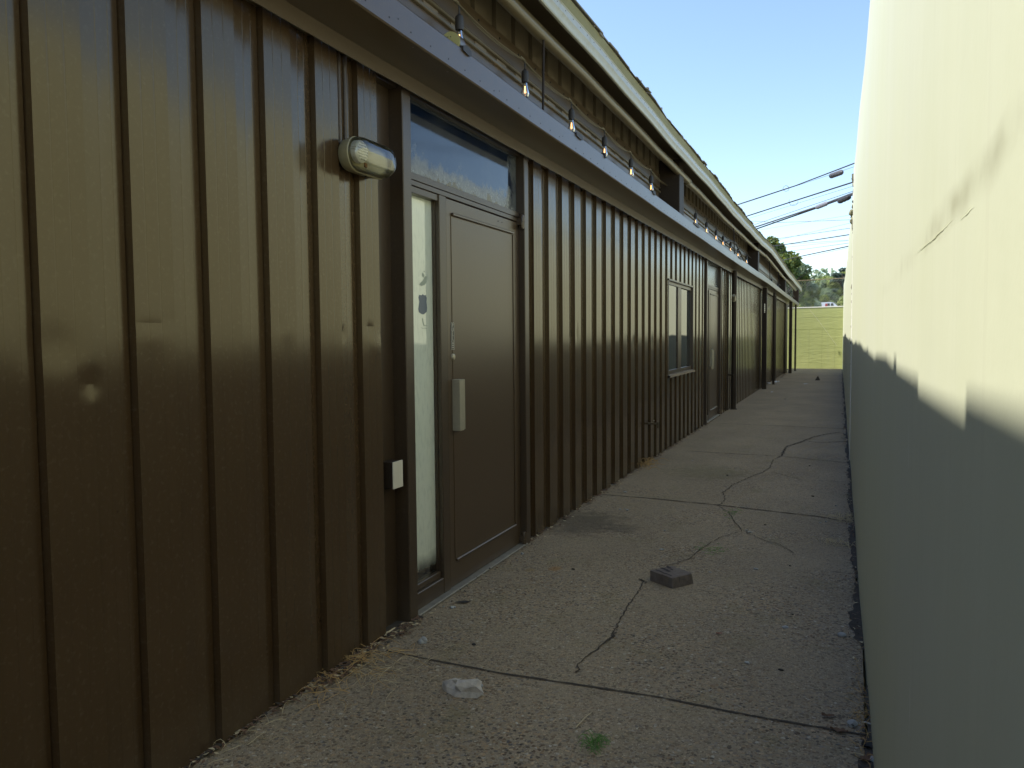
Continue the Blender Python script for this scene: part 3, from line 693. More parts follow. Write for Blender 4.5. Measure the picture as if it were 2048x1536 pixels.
# round outlet box
oc = Vector(onX((902, 84), -1.73)); OB = empty('outlet_box', oc, 'round yellowed outlet box facing the camera beside the nearest bulb', 'outlet box')
ax = (Vector((0.15, -1, -.12))).normalized(); e1 = ax.cross(Vector((0, 0, 1))).normalized(); e2 = e1.cross(ax)
def disc_part(r, h0, h1, name, mat, cent=(0, 0), seg=24):
    m = MB(); n = 0
    for h in (h0, h1):
        for q in range(seg): t = 2*math.pi*q/seg; m.v.append(tuple(oc+ax*h+e1*(cent[0]+r*math.cos(t))+e2*(cent[1]+r*math.sin(t))))
    for q in range(seg): m.face([q, (q+1) % seg, seg+(q+1) % seg, seg+q])
    m.face([seg+q for q in range(seg)]); m.face([q for q in range(seg)][::-1]); return m.build(name, mat, OB, 40)
disc_part(.047, -.085, 0, 'box_body', 'chan'); disc_part(.046, 0, .006, 'cover', 'yellowp')
for s_ in (-.018, .018):
    for (u, v_) in ((-.007, .004), (.007, .004), (0, -.008)):
        disc_part(.0026, .006, .0072, 'socket_slot', 'dark', (u+s_*.3, v_+s_), 8)

# emergency light fixture
EL = empty('emergency_light', (-1.95, 3.01, 2.17), 'oblong beige emergency light with clear domed lens mounted on the ribbed wall', 'light')
def stadium(L, hh, x, cy=3.005, cz=2.172, tilt=0.0, seg=12):
    out = []
    for sgn in (1, -1):
        for i in range(seg+1):
            a = -math.pi/2+math.pi*i/seg; out.append((x, cy+sgn*(L-hh)+sgn*hh*math.cos(a), cz+sgn*hh*math.sin(a)+tilt*(sgn*(L-hh)+sgn*hh*math.cos(a))))
    return out
def loft(rings, name, mat, parent, cap0=True, cap1=True, smooth=40):
    m = MB(); n = len(rings[0])
    for r in rings: m.v += r
    for j in range(len(rings)-1):
        for i in range(n): m.face([j*n+i, j*n+(i+1) % n, (j+1)*n+(i+1) % n, (j+1)*n+i])
    if cap0: m.face(list(range(n))[::-1])
    if cap1: m.face([(len(rings)-1)*n+i for i in range(n)])
    return m.build(name, mat, parent, smooth)
loft([stadium(.140, .060, -1.95), stadium(.150, .066, -1.94), stadium(.158, .072, -1.905), stadium(.160, .074, -1.893), stadium(.156, .070, -1.889)], 'housing', 'beige', EL)
loft([stadium(.157, .071, -1.889), stadium(.156, .070, -1.870), stadium(.150, .064, -1.850), stadium(.138, .052, -1.835), stadium(.115, .030, -1.828), stadium(.09, .006, -1.826)], 'lens', 'clear', EL, False, True, 70)
m = MB(); m.lathe([(.0, .030), (.040, .030), (.047, .022), (.047, 0), (.03, -.01)], (-1.885, 2.905, 2.178), 'x', 24); ld = m.build('lamp_head', 'led', EL, 30)
m = MB()
for i in range(-3, 4):
    for j in range(-3, 4):
        if i*i+j*j < 11: m.lathe([(0, .004), (.003, .003), (.0045, 0)], (-1.8548, 2.905+i*.0115, 2.178+j*.0115), 'x', 6)
m.build('led', 'signw', ld, 30)
m = MB(); m.tube([(-1.86, 2.862, 2.19), (-1.86, 2.85, 2.186), (-1.88, 2.846, 2.186)], .0015, 5); m.tube([(-1.86, 2.862, 2.175), (-1.86, 2.85, 2.178), (-1.88, 2.846, 2.178)], .0015, 5); m.build('retaining_clip', 'metal', EL)
m = MB(); m.box((-1.8885, 2.965, 2.128), (-1.884, 2.985, 2.146)); m.build('rust_stain', 'rust', EL)
m = MB(); m.lathe([(0, 0), (.004, 0), (.004, .003)], (-1.915, 3.02, 2.099), 'z', 8); m.build('screw_hole', 'dark', EL)

# small white wall box by the door
kb = empty('wall_box', (-2.0, 3.28, .69), 'small white electrical box low on the wall left of the near door', 'electrical box')
m = MB(); m.bbox((-2.005, 3.236, .690), (-1.937, 3.322, .814), .003); m.build('box_body', 'post', kb)
m = MB(); m.bbox((-1.937, 3.234, .688), (-1.931, 3.324, .816), .002); m.build('cover', 'white', kb)
# spigot
q = onX((1300, 847), XR); m = MB(); m.tube([(XP, q[1], q[2]), (XR+.10, q[1], q[2])], .011, 8); m.tube([(XR+.09, q[1], q[2]+.02), (XR+.09, q[1], q[2]-.05)], .012, 8); m.tube([(XR+.04, q[1]-.03, q[2]+.03), (XR+.04, q[1]+.03, q[2]+.03)], .007, 6)
tag(m.build('spigot', 'darkbrass'), 'small dull brass water spigot sticking out low from the ribbed wall before the window', 'spigot')
# floodlight on the first round post
q = onY((1468, 597), 15.68); fl = empty('flood_light', q, 'small grey floodlight clamped to the first round post', 'light')
m = MB(); m.tube([(q[0]+.0, q[1]-.05, q[2]-.03), (q[0]+.02, q[1]-.18, q[2]+.05)], [.045, .032], 10); m.build('lamp_head', 'metal', fl); m = MB(); m.tube([(q[0], q[1]-.05, q[2]), (q[0], q[1]+.04, q[2]+.02)], .02, 8); m.build('bracket', 'black', fl)
q = onX((1528, 616), -1.80); m = MB(); m.bbox((q[0]-.01, q[1]-.0, q[2]-.12), (q[0]+.006, q[1]+.3, q[2]+.12), .003); sn = m.build('notice_sign', 'signk', None); tag(sn, 'small dark notice with white lines high on the square post', 'sign')
m = MB()
for i in range(4): m.box((q[0]+.006, q[1]+.03, q[2]+.07-i*.045), (q[0]+.008, q[1]+.27, q[2]+.092-i*.045))
m.build('notice_line', 'signw', sn)
m = MB(); q = onX((1425, 719), -1.957); m.bbox((-1.969, q[1]-.1, q[2]-.16), (-1.95, q[1]+.12, q[2]+.15), .003); m.build('push_plate', 'metal', dr2)
m = MB(); q = onX((1463, 750), -1.9); m.tube([(XP, q[1], q[2]), (-1.86, q[1], q[2])], .016, 8); tag(m.build('pipe_stub', 'post'), 'dark pipe stub on the wall beside the first round post', 'pipe')

# ------------------------------------------------------------------ tall wall on the right
RWO = empty('retaining_wall', (.12, 0, 0), 'tall cream painted concrete wall along the right side, lower part in shade', 'wall')
prof = [(-8, 3.15), (4.7, 3.15), (6.2, 3.17), (9.6, 3.22), (10.6, 3.20), (12, 3.12), (14.4, 3.08), (19.4, 3.06), (26, 3.15), (32, 3.32), (38.5, 3.6)]
def ztop(y):
    for (a, za), (b, zb) in zip(prof, prof[1:]):
        if a <= y <= b: return za+(zb-za)*(y-a)/(b-a)
    return prof[-1][1]
def wallseg(y0, y1, x0, name):
    m = MB(); ny = max(2, int((y1-y0)/.15)); nz = 24; yv = [y0+(y1-y0)*i/ny for i in range(ny+1)]
    for y in yv:
        for j in range(nz+1):
            z = -.2+(ztop(y)+.2)*j/nz; m.v.append((x0+.0025*math.sin(y*.9+z)+.002*math.sin(y*2.3-z*1.7), y, z))
        m.v.append((x0+.3, y, ztop(y))); m.v.append((x0+.3, y, -.2))
    q = nz+3
    for i in range(ny):
        for j in range(q): m.face([i*q+j, (i+1)*q+j, (i+1)*q+(j+1) % q, i*q+(j+1) % q])
    m.face([j for j in range(q)]); m.face([ny*q+j for j in range(q)][::-1]); return m.build(name, 'wall', RWO, 30)
wallseg(-8, 9.62, .12, 'wall_section'); wallseg(9.645, 38.55, .121, 'wall_section')
m = MB(); m.bbox((.1135, 9.600, -.2), (.135, 9.622, 3.215), .006); m.build('joint_highlight', 'wallw', RWO)  # near-white strip paints in the sun's highlight along the rounded joint edge
# spalled joint: rough lumps along the vertical joint, thickest near the top
def lump(c, r, sq=(1, 1, 1), seed=0, sub=2, rough=.25):
    import bmesh
    bm = bmesh.new(); bmesh.ops.create_icosphere(bm, subdivisions=sub, radius=1); R_ = random.Random(seed); f = [Vector((R_.gauss(0, 1), R_.gauss(0, 1), R_.gauss(0, 1))) for _ in range(5)]
    vs, fs = [], []
    for v in bm.verts:
        d = 1+sum(math.sin(v.co.dot(q)*1.9+i) for i, q in enumerate(f))*rough*.4+R_.uniform(-.5, .5)*rough*.5
        p = v.co*d*r; vs.append((c[0]+p.x*sq[0], c[1]+p.y*sq[1], c[2]+p.z*sq[2]))
    for fa in bm.faces: fs.append([v.index for v in fa.verts])
    bm.free(); return vs, fs
def addl(m, *a, **k_):
    vs, fs = lump(*a, **k_); n = len(m.v); m.v += vs
    for f in fs: m.face([n+i for i in f])
m = MB()
for i in range(60):
    z = rnd.uniform(.9, 3.2); big = 1.3 if z > 2.6 else .75
    if 1.9 < z < 2.2 and rnd.random() < .7: continue
    addl(m, (.124, rnd.uniform(9.66, 9.66+(.9 if z > 2.55 else .35)), z), rnd.uniform(.007, .020)*big, (.8, 2.2, 1.6), seed=i, sub=2, rough=.6)
for i in range(9): addl(m, (.118, 10.3+rnd.uniform(-.4, 2.6), 3.14-rnd.uniform(-.03, .35)), rnd.uniform(.010, .024), (1, 2.4, 1.2), seed=200+i, rough=.6)
m.build('spalled_joint', 'spall', RWO, 20)
def wx(y, z): return .12+.0025*math.sin(y*.9+z)+.002*math.sin(y*2.3-z*1.7)
def wribbon(m, pts, w0, jag, X=.119, taper=True):
    P = [Vector(onX(p, X)) for p in pts]; out = []
    for a, b in zip(P, P[1:]):
        nn = max(2, int((b-a).length/.02)); 
        for i in range(nn): out.append(a.lerp(b, i/nn)+Vector((0, rnd.gauss(0, jag), rnd.gauss(0, jag))))
    n = len(m.v); N_ = len(out)
    for i, p in enumerate(out):
        q = out[min(i+1, N_-1)]-out[max(0, i-1)]; pr = Vector((0, -q.z, q.y)).normalized()*w0*rnd.uniform(.3, 1.2)*(math.sin(math.pi*i/N_)**.4 if taper else 1)/2
        m.v += [(wx(p.y+pr.y, p.z+pr.z)-.0012, p.y+pr.y, p.z+pr.z), (wx(p.y-pr.y, p.z-pr.z)-.0012, p.y-pr.y, p.z-pr.z)]
    for i in range(N_-1): m.face([n+2*i, n+2*i+1, n+2*i+3, n+2*i+2])
m = MB(); wribbon(m, [(1902, 438), (1860, 480), (1830, 505)], .0022, .0006); wribbon(m, [(1945, 412), (1925, 432), (1912, 441)], .0015, .0006)
m.build('crack', 'crack_and_shadow', RWO)
m = MB()
for pts, w0 in (([(1816, 1340), (1815, 1420), (1812, 1500)], .007), ([(1815, 820), (1813, 960)], .004), ([(1752, 850), (1752, 920)], .006), ([(1750, 700), (1748, 780)], .004)):
    wribbon(m, pts, w0, .0004)
m.build('paint_drip', 'wallw', RWO)

# end wall, cap and panels
E0, E1 = Vector((-7, 40.85, 0)), Vector((.125, 38.5, 0)); ed = (E1-E0).normalized(); en = Vector((ed.y, -ed.x, 0))
EW = empty('end_wall', (-.8, 38.8, 0), 'low olive green concrete block wall closing the far end of the alley', 'wall')
def eslab(m, t0, t1, z0, z1, d0, d1):
    n = len(m.v)
    for z in (z0, z1):
        for t, d in ((t0, d0), (t1, d0), (t1, d1), (t0, d1)): p = E0.lerp(E1, t)-en*d; m.v.append((p.x, p.y, z))
    for q in ((0, 3, 2, 1), (4, 5, 6, 7), (0, 1, 5, 4), (1, 2, 6, 5), (2, 3, 7, 6), (3, 0, 4, 7)): m.face([n+i for i in q])
ZE = 2.60
Lw = (E1-E0).length; m = MB(); eslab(m, 0, 1, -.2, 1.62, 0, .25); eslab(m, 0, 1, 1.635, 2.15, .004, .25); eslab(m, 0, 1, 2.158, ZE, .002, .25); eslab(m, 0, 1, 1.60, 1.65, .012, .24)
m.build('block_face', 'endw', EW)
m = MB()
for i in range(13): t = i/13+.03; eslab(m, t, t+.0018, -.1, 1.6, -.002, .1)
m.build('panel_joint', plain('joint_line', (.28, .30, .11), .8), EW)
m = MB(); eslab(m, 0, 1, ZE, ZE+.045, -.015, .28); m.build('cap', 'cap', EW)
m = MB(); P = [(1617, 616), (1640, 645), (1660, 672), (1674, 692)]  # a wire's cast shadow on the end wall, built as a thin coloured tube
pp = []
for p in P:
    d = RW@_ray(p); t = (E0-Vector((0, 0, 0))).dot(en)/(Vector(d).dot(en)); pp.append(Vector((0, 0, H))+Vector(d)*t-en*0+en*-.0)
m.tube([q+en*.01 for q in pp], .006, 5); m.build('crack', 'crack_and_shadow', EW)
# chain link fence on top
FN = empty('chain_link_fence', (-.8, 39.1, ZE), 'chain link fence standing on the low wall at the far end', 'fence')
fz0, fz1 = ZE+.05, 3.84
def ep(t, z, d): p = E0.lerp(E1, t)-en*d; return Vector((p.x, p.y, z))
m = MB(); m.tube([ep(0, fz1, .12), ep(1.02, fz1+.03, .12)], .016, 8); m.build('top_rail', 'fencerust', FN)
for t in (.3, .62):
    m = MB(); m.tube([ep(t, fz0, .12), ep(t, fz1, .12)], .022, 8); m.build('post', 'galv', FN)
m = MB(); hh = fz1-fz0; s_ = .115; t = .25*Lw
while t < Lw*1.02:
    for sg_, dd in ((1, .105), (-1, .112)):
        a, b = t, t+sg_*hh*.95
        za, zb = fz0, fz1+.03
        if b > Lw: zb = za+(zb-za)*(Lw-a)/(b-a) if b != a else zb; b = Lw
        if a < Lw: m.tube([ep(a/Lw, za, dd), ep(b/Lw, zb, dd)], .0026 if sg_ > 0 else .0010, 3, False)
    t += s_
m.build('wire_mesh', 'galv', FN)

# ------------------------------------------------------------------ beyond
V = Vector(onY((1655, 612), 118)); VN = empty('white_van', (V.x, 118, 4.7), 'white van parked on the rise beyond the fence, only its roof and windows showing', 'van')
zt = onY((1655, 604.5), 118)[2]; xl = onY((1628, 610), 118)[0]; xr = onY((1682, 612), 118)[0]; L = xr-xl
def vprof(k_): return [(xl-.1, zt-1.7), (xl-.05, zt-.55), (xl+.25*L, zt-.02), (xl+.62*L, zt), (xl+.74*L, zt-.12), (xl+.9*L, zt-.62), (xl+1.12*L, zt-.78), (xl+1.16*L, zt-1.0), (xl+1.16*L, zt-1.7)]
m = MB(); pr = vprof(0); n = len(pr)
pr[1] = (xl, zt-.5); pr.insert(2, (xl+.08*L, zt-.12)); n += 1
m.v += [(x, 117.2, z) for x, z in pr]+[(x, 117.35, z+(.0)) for x, z in pr]+[(x, 119.1, z) for x, z in pr]
for j in (0, 1):
    for i in range(n): m.face([j*n+i, j*n+(i+1) % n, (j+1)*n+(i+1) % n, (j+1)*n+i])
m.face(list(range(n))); m.face([2*n+i for i in range(n)][::-1]); m.build('body', 'van', VN)
for a, b in ((.50, .60), (.63, .73)):
    m = MB(); m.poly([(xl+a*L, 117.19, zt-.52), (xl+b*L, 117.19, zt-.52), (xl+b*L-.05, 117.19, zt-.18), (xl+a*L, 117.19, zt-.18)]); m.box((xl+a*L, 117.17, zt-.53), (xl+b*L, 117.195, zt-.50)); m.build('window', 'vang', VN)
m = MB(); m.box((xl+.42*L, 117.16, zt-.6), (xl+.50*L, 117.2, zt-.2)); m.box((xl+.3*L, 117.16, zt-.72), (xl+.46*L, 117.2, zt-.58)); m.build('decal', 'red', VN)
for xx in (.2, .92):
    m = MB(); m.lathe([(0, -.1), (.34, -.1), (.34, .1), (0, .1)], (0, 0, 0), 'z', 18)
    for i, v in enumerate(m.v): m.v[i] = (v[0]+xl+xx*L, 117.2+v[2], v[1]+zt-1.68)
    m.build('wheel', 'black', VN)

def crown(m, cl, n, size, R_):
    for (cx, cy, cz, rx, ry, rz) in cl:
        pass
    W = np.array([c[3]*c[4]*c[5] for c in cl])**(2/3); W /= W.sum(); idx = R_.choice(len(cl), n, p=W)
    cl = np.array(cl); c = cl[idx]; d = R_.normal(size=(n, 3)); d /= np.linalg.norm(d, axis=1)[:, None]; rr = R_.uniform(.45, 1.05, n)**.6
    P = c[:, :3]+d*c[:, 3:]*rr[:, None]; a = R_.normal(size=(n, 3)); a /= np.linalg.norm(a, axis=1)[:, None]; b = np.cross(a, R_.normal(size=(n, 3))); b /= np.linalg.norm(b, axis=1)[:, None]
    s1 = (size*R_.uniform(.5, 1.3, n))[:, None]; q = np.stack([P-a*s1, P+b*s1*.55, P+a*s1, P-b*s1*.55], 1).reshape(-1, 3); n0 = len(m.v)
    m.v += [tuple(x) for x in q.tolist()]
    for i in range(n): m.f.append((n0+4*i, n0+4*i+1, n0+4*i+2, n0+4*i+3)); m.mi.append(0)
def tree(name, px, Y, wpx, hpx, base_z, mat, label, n, leaf, seed, cat='tree', flat=False, group=None, ncl=22):
    R_ = np.random.default_rng(seed); top = onY((px[0], px[1]), Y); sc_ = Y*1.17/F; w_ = wpx*sc_/2; h_ = hpx*sc_
    cx, cz = top[0], top[2]-h_/2
    T = empty(name, (cx, Y, base_z), label, cat, group)
    m = MB(); pts = [(cx, Y, base_z), (cx+.02*w_, Y, cz-h_*.3), (cx-.05*w_, Y, cz+h_*.25)]; m.tube(pts, [w_*.09+.06, w_*.06+.04, .03], 8)
    for i in range(9):
        a = R_.uniform(0, 6.28); z0 = cz+h_*R_.uniform(-.35, .1); m.tube([(cx, Y, z0), (cx+math.cos(a)*w_*.4, Y+math.sin(a)*w_*.4, z0+h_*.12), (cx+math.cos(a)*w_*.8, Y+math.sin(a)*w_*.8, z0+h_*.2)], [w_*.04+.02, w_*.025+.01, .01], 5)
    m.build('trunk', 'bark', T)
    cl = []
    for i in range(ncl):
        a = R_.uniform(0, 6.28); u = R_.uniform(-1, 1); rr = math.sqrt(max(0, 1-u*u))*R_.uniform(.45, .9)
        zz = cz+u*h_*.42
        if flat: zz = cz+h_*.48*(round(u*2.4)/2.4); cs = (w_*R_.uniform(.25, .45), w_*R_.uniform(.25, .45), h_*.05)
        else: q = R_.uniform(.16, .34); cs = (w_*q, w_*q, min(w_, h_*.5)*q*R_.uniform(.7, 1.0))
        cl.append((cx+math.cos(a)*w_*rr*(1 if not flat else 1.0), Y+math.sin(a)*w_*rr, zz, *cs))
    m = MB(); crown(m, cl, n, leaf, R_); m.build('crown', mat, T)
    return T
tree('broadleaf_tree', (1532, 458), 70, 120, 230, 2.8, 'lf1', 'dense green tree rising directly behind the roof edge', 20000, .2, 3, ncl=60)
tree('broadleaf_tree', (1572, 496), 66, 84, 170, 2.8, 'lf1', 'lower green tree just right of the densest tree by the roof', 13000, .18, 4, ncl=50)
tree('broadleaf_tree', (1600, 518), 80, 60, 130, 3, 'lf2', 'airy grey green tree at the right edge of the roofside trees', 5000, .2, 5, ncl=30)
tree('pine_tree', (1686, 534), 125, 40, 40, 5, 'lf4', 'dark flat topped conifer showing above the far hill beside the tall wall', 1500, .3, 6, flat=True, ncl=20)
gh = 'trees on the far hillside'
hill = [((1614, 552), 125, 56, 84, 'lf3'), ((1640, 552), 130, 56, 84, 'lf2'), ((1662, 541), 135, 54, 84, 'lf3'), ((1686, 536), 128, 54, 90, 'lf3'), ((1590, 555), 140, 56, 74, 'lf2'), ((1708, 541), 138, 60, 90, 'lf2'), ((1625, 574), 122, 44, 46, 'lf1'), ((1655, 580), 124, 48, 44, 'lf2'), ((1680, 576), 126, 44, 46, 'lf3')]
for i, (p, Y, wp, hp, mt) in enumerate(hill):
    tree('hillside_tree', p, Y, wp, hp, 5, mt, 'rounded green tree on the far hillside seen through the fence', 5200, .3, 20+i, group=gh, ncl=20)
m = MB(); R_ = np.random.default_rng(77); cl = []
for i in range(46): x = -60+i*2.6; cl.append((x, 150+R_.uniform(-6, 14), 8+R_.uniform(0, 2.0), 3.2, 3, 3.2))
crown(m, cl, 16000, .5, R_); tag(m.build('woods', 'lf2'), 'far wooded hillside', 'woods', None, 'stuff')
m = MB(); R_ = np.random.default_rng(78); cl = []
for i in range(30): x = -22+i*.95; cl.append((x, 121+R_.uniform(0, 4), 5.3+R_.uniform(0, .8), 1.3, 1, 1.1))
crown(m, cl, 12000, .2, R_); tag(m.build('undergrowth', 'lf3'), 'undergrowth below the hillside trees', 'bushes', None, 'stuff')
# cables overhead
def wire(a, b, r, lab, mat='cable', mid=None, Ya=62, Yb=46, grp='overhead cables'):
    P = [onY(a, Ya)]
    if mid: P.append(onY(mid, Ya+(Yb-Ya)*(mid[0]-a[0])/(b[0]-a[0])))
    P.append(onY(b, Yb)); P = [Vector(p) for p in P]
    P = [P[0]+(P[0]-P[1])*1.5]+P+[P[-1]+(P[-1]-P[-2])*1.5]
    m = MB(); m.tube(P, r, 6); tag(m.build('overhead_cable', mat), lab, 'cable', grp); return P
wire((1475.6, 409), (1710, 326), .033, 'topmost overhead cable, carrying the highest splice case', mid=(1592, 371))
wire((1475.6, 410.5), (1710, 333), .009, 'thin wire just under the topmost cable')
wire((1493, 432.5), (1707, 364), .04, 'second overhead cable from the top, with a slack loop', mid=(1597, 399))
wire((1497, 437), (1707, 372), .008, 'thin wire just under the second cable')
wire((1507, 450), (1707, 382), .014, 'thin messenger wire on top of the paired thick cables')
wire((1511, 454), (1708, 385.5), .048, 'upper one of the paired thick cables', 'cable2', mid=(1632, 414))
wire((1514, 457.5), (1708, 388.5), .045, 'lower one of the paired thick cables', mid=(1632, 416.5))
wire((1520, 443), (1703, 439.5), .012, 'nearly level thin wire below the paired cables', mid=(1560, 445))
for a, b, r in (((1500, 463), (1700.6, 430), .006), ((1544, 483), (1700.6, 446), .007), ((1544, 479), (1699, 456.5), .013), ((1569, 489), (1699, 480), .009), ((1569, 495), (1699, 481), .007), ((1583, 502), (1699, 486), .012), ((1596, 518), (1699, 495), .008)):
    wire(a, b, r, 'thin overhead wire in the lower fan of wires')
wire((1560, 490.6), (1697, 469.5), .028, 'medium cable above the tree, third thick one from the bottom')
wire((1563, 521.6), (1699, 492), .03, 'lowest thick cable crossing in front of the tree tops', mid=(1588, 515.5))
def case(a, b, r, lab, mat, ribs, Y):
    A, Bq = Vector(onY(a, Y+.6)), Vector(onY(b, Y-.6)); m = MB(); d = (Bq-A); rs = []; ps = []
    for i in range(ribs+1):
        t = i/ribs
        for e_, q_ in ((.0, .86), (.3, 1), (.7, 1), (.98, .86)):
            tt = t+e_/ribs
            if tt <= 1: ps.append(A+d*tt); rs.append(r*q_)
    m.tube([A-d*.12]+ps+[Bq+d*.12], [r*.3]+rs+[r*.3], 10); tag(m.build('splice_case', mat), lab, 'splice case', 'splice cases on the overhead cables')
case((1662, 352), (1683, 344.5), .15, 'grey striped splice case on the topmost cable', 'cable2', 6, 49)
case((1634, 414.5), (1653, 407), .13, 'pale lumpy splice case on the paired cables', plain('case_grey', (.2, .2, .23), .5), 5, 50)
case((1679, 402.5), (1698, 394), .15, 'dark splice case on the paired cables beside the tall wall', 'cable', 3, 47.5)
def loop(c, rx, ry, Y, a0, a1, lab):
    m = MB(); m.tube([onY((c[0]+rx*math.cos(t), c[1]+ry*math.sin(t)), Y) for t in [a0+(a1-a0)*i/20 for i in range(21)]], .011, 5); tag(m.build('cable_loop', 'cable'), lab, 'cable loop', 'slack loops on the overhead cables')
loop((1572, 377), 6, 5.5, 55, 0, 6.3, 'small slack loop on the topmost cable'); loop((1587, 403), 9, 8, 54, -.2, 3.6, 'slack loop hanging under the second cable')

# ------------------------------------------------------------------ things on the ground
def rocky(name, p, r, sq, mat, lab, cat, seed, rough=.3, group=None, sub=3, dz=0):
    g = onG(p); m = MB(); addl(m, (g[0], g[1], g[2]+r*sq[2]*.62+dz), r, sq, seed=seed, sub=sub, rough=rough); return tag(m.build(name, mat, None, 30 if mat != 'rock' else 18), lab, cat, group)
# paver
a, b, c3 = [Vector(onG(p)) for p in ((1312, 1163), (1345, 1178), (1394, 1166))]
u = Vector((a.x-b.x, a.y-b.y, 0)); v = Vector((c3.x-b.x, c3.y-b.y, 0)); v = v.normalized(); u = (u-v*u.dot(v)).normalized(); Lu, Lv, Hh = .185, .165, .062
BR = empty('concrete_paver', (b.x, b.y, 0), 'grey brown square concrete paver with dark smears lying in the walkway', 'paver')
n = 10; m = MB(); R2 = random.Random(5)
def chip(i, j, top):
    e = (i in (0, n)) + (j in (0, n)); q = R2.uniform(0, .005)*e if top else R2.uniform(0, .002)*e
    x = b+u*(Lu*i/n)+v*(Lv*j/n); cc = (b+u*Lu/2+v*Lv/2-x); cc.z = 0; x = x+cc.normalized()*q*1.5
    return (x.x, x.y, (Hh-q*1.0+R2.uniform(-.001, .001)) if top else .001)
T = [[chip(i, j, True) for j in range(n+1)] for i in range(n+1)]; D = [[chip(i, j, False) for j in range(n+1)] for i in range(n+1)]
for A_, o_ in ((T, 0), (D, 1)):
    base = len(m.v); m.v += [q for r in A_ for q in r]
    for i in range(n):
        for j in range(n): f = [base+i*(n+1)+j, base+(i+1)*(n+1)+j, base+(i+1)*(n+1)+j+1, base+i*(n+1)+j+1]; m.face(f if o_ else f[::-1])
K2 = (n+1)**2; ix = lambda i, j: i*(n+1)+j
ring = [(i, 0) for i in range(n)]+[(n, j) for j in range(n)]+[(i, n) for i in range(n, 0, -1)]+[(0, j) for j in range(n, 0, -1)]
for s1_, s2_ in zip(ring, ring[1:]+ring[:1]): m.face([ix(*s1_), ix(*s2_), K2+ix(*s2_), K2+ix(*s1_)])
m.build('paver_body', 'brick', BR)
m = MB()
for (s0, t0, s1, t1, w_) in ((.15, .12, .9, .18, .05), (.5, .42, .95, .5, .09), (.75, .7, .98, .8, .07), (.55, .62, .7, .66, .04)):
    pts = []
    for i in range(9):
        t = i/8; q = b+u*Lu*(s0+(s1-s0)*t)+v*Lv*(t0+(t1-t0)*t-w_/2-R2.uniform(0, .03)); pts.append((q.x, q.y, Hh+.0018))
    for i in range(8, -1, -1):
        t = i/8; q = b+u*Lu*(s0+(s1-s0)*t)+v*Lv*(t0+(t1-t0)*t+w_/2+R2.uniform(0, .05)); pts.append((q.x, q.y, Hh+.0018))
    m.poly(pts)
m.build('dark_smear', 'brickd', BR)
rocky('broken_rock', (932, 1386), .050, (1.15, .7, .66), 'rock', 'pale pinkish broken chunk of concrete on the near slab', 'rock', 11, .95, None, 2)
rocky('pebble', (847, 1286), .019, (1, .9, .8), 'peb', 'white pebble on the slab just past the nearest joint', 'stone', 12, .3)
rocky('pebble', (1684, 1273), .017, (1.2, .9, .7), 'peb', 'smooth grey pebble near the foot of the tall wall', 'stone', 13, .05)
rocky('pebble', (1705, 1452), .017, (1.1, .9, .9), 'peb', 'pale stone at the right end of the nearest joint', 'stone', 14, .3)
rocky('pebble', (1750, 1524), .013, (1.1, 1, .8), 'peb', 'pale stone in the near right corner against the tall wall', 'stone', 15, .3)
for i, p in enumerate([(1697, 1048), (1700, 1054), (1640, 1046), (1652, 1044), (1330, 1062), (1255, 1021), (1240, 1019), (1250, 1018), (1513, 1139), (1493, 1061), (1500, 1065), (1672, 1012), (1688, 867), (1691, 870), (960, 1372), (905, 1216), (887, 1214), (1045, 1108), (1572, 1255), (1494, 1327), (1325, 1100), (1420, 1145), (1385, 922), (1250, 985), (1230, 969), (1224, 971)]):
    rocky('stone_chip', p, rnd.uniform(.006, .012), (rnd.uniform(.9, 1.6), 1, .55), 'peb', 'small pale stone chip lying on the walkway', 'stone', 30+i, .4, 'stone chips scattered over the walkway', 2)
for i, p in enumerate([(1619, 932), (1455, 951), (1625, 993), (1686, 828), (1146, 1139), (1530, 1050), (946, 1290), (1580, 1132), (1692, 1038), (1585, 1229), (1570, 798), (1500, 790), (1560, 1340), (1672, 763), (1648, 757)]):
    rocky('dark_chip', p, rnd.uniform(.005, .010), (rnd.uniform(1, 2), 1, .5), 'pebd', 'small dark chip of debris on the walkway', 'debris', 60+i, .5, 'dark chips scattered over the walkway', 2)
def leaf(p, L, W, lab, mat='leafb', rz=None, group=None, curl=.3):
    g = onG(p); a = rnd.uniform(0, 6.28) if rz is None else rz; m = MB(); n = 7
    for i in range(n):
        t = i/(n-1); w_ = W*math.sin(math.pi*min(.97, max(.05, t)))**.7*rnd.uniform(.6, 1.15); x = (t-.5)*L; z = g[2]+.006+abs(t-.5)*L*curl*.5
        for sgn in (-1, 0, 1):
            lx, ly = x, sgn*w_*.5; m.v.append((g[0]+lx*math.cos(a)-ly*math.sin(a), g[1]+lx*math.sin(a)+ly*math.cos(a), z+abs(sgn)*W*curl*rnd.uniform(.2, .9)))
    for i in range(n-1):
        for j in range(2): m.face([i*3+j, i*3+j+1, i*3+4+j, i*3+3+j])
    return tag(m.build('dead_leaf', mat), lab, 'leaf', group)
leaf((926, 1206), .085, .035, 'flat dark leaf on the walkway in front of the near door', 'pebd', .5, None, .05)
leaf((1678, 1466), .06, .035, 'reddish brown leaf in the near joint by the tall wall', 'leafb', -.2)
leaf((1656, 1436), .045, .03, 'curled brown leaf lying just before the near joint', 'leafb', .3)
leaf((1438, 1270), .03, .022, 'tiny reddish leaf in the middle of the walkway', plain('red_leaf', (.26, .08, .05), .7), .3)
leaf((1735, 1522), .06, .04, 'tan dead leaf in the near right corner', 'leafb', .9)
leaf((1737, 1497), .045, .045, 'very dark leaf against the tall wall in the near right corner', 'pebd', .1)
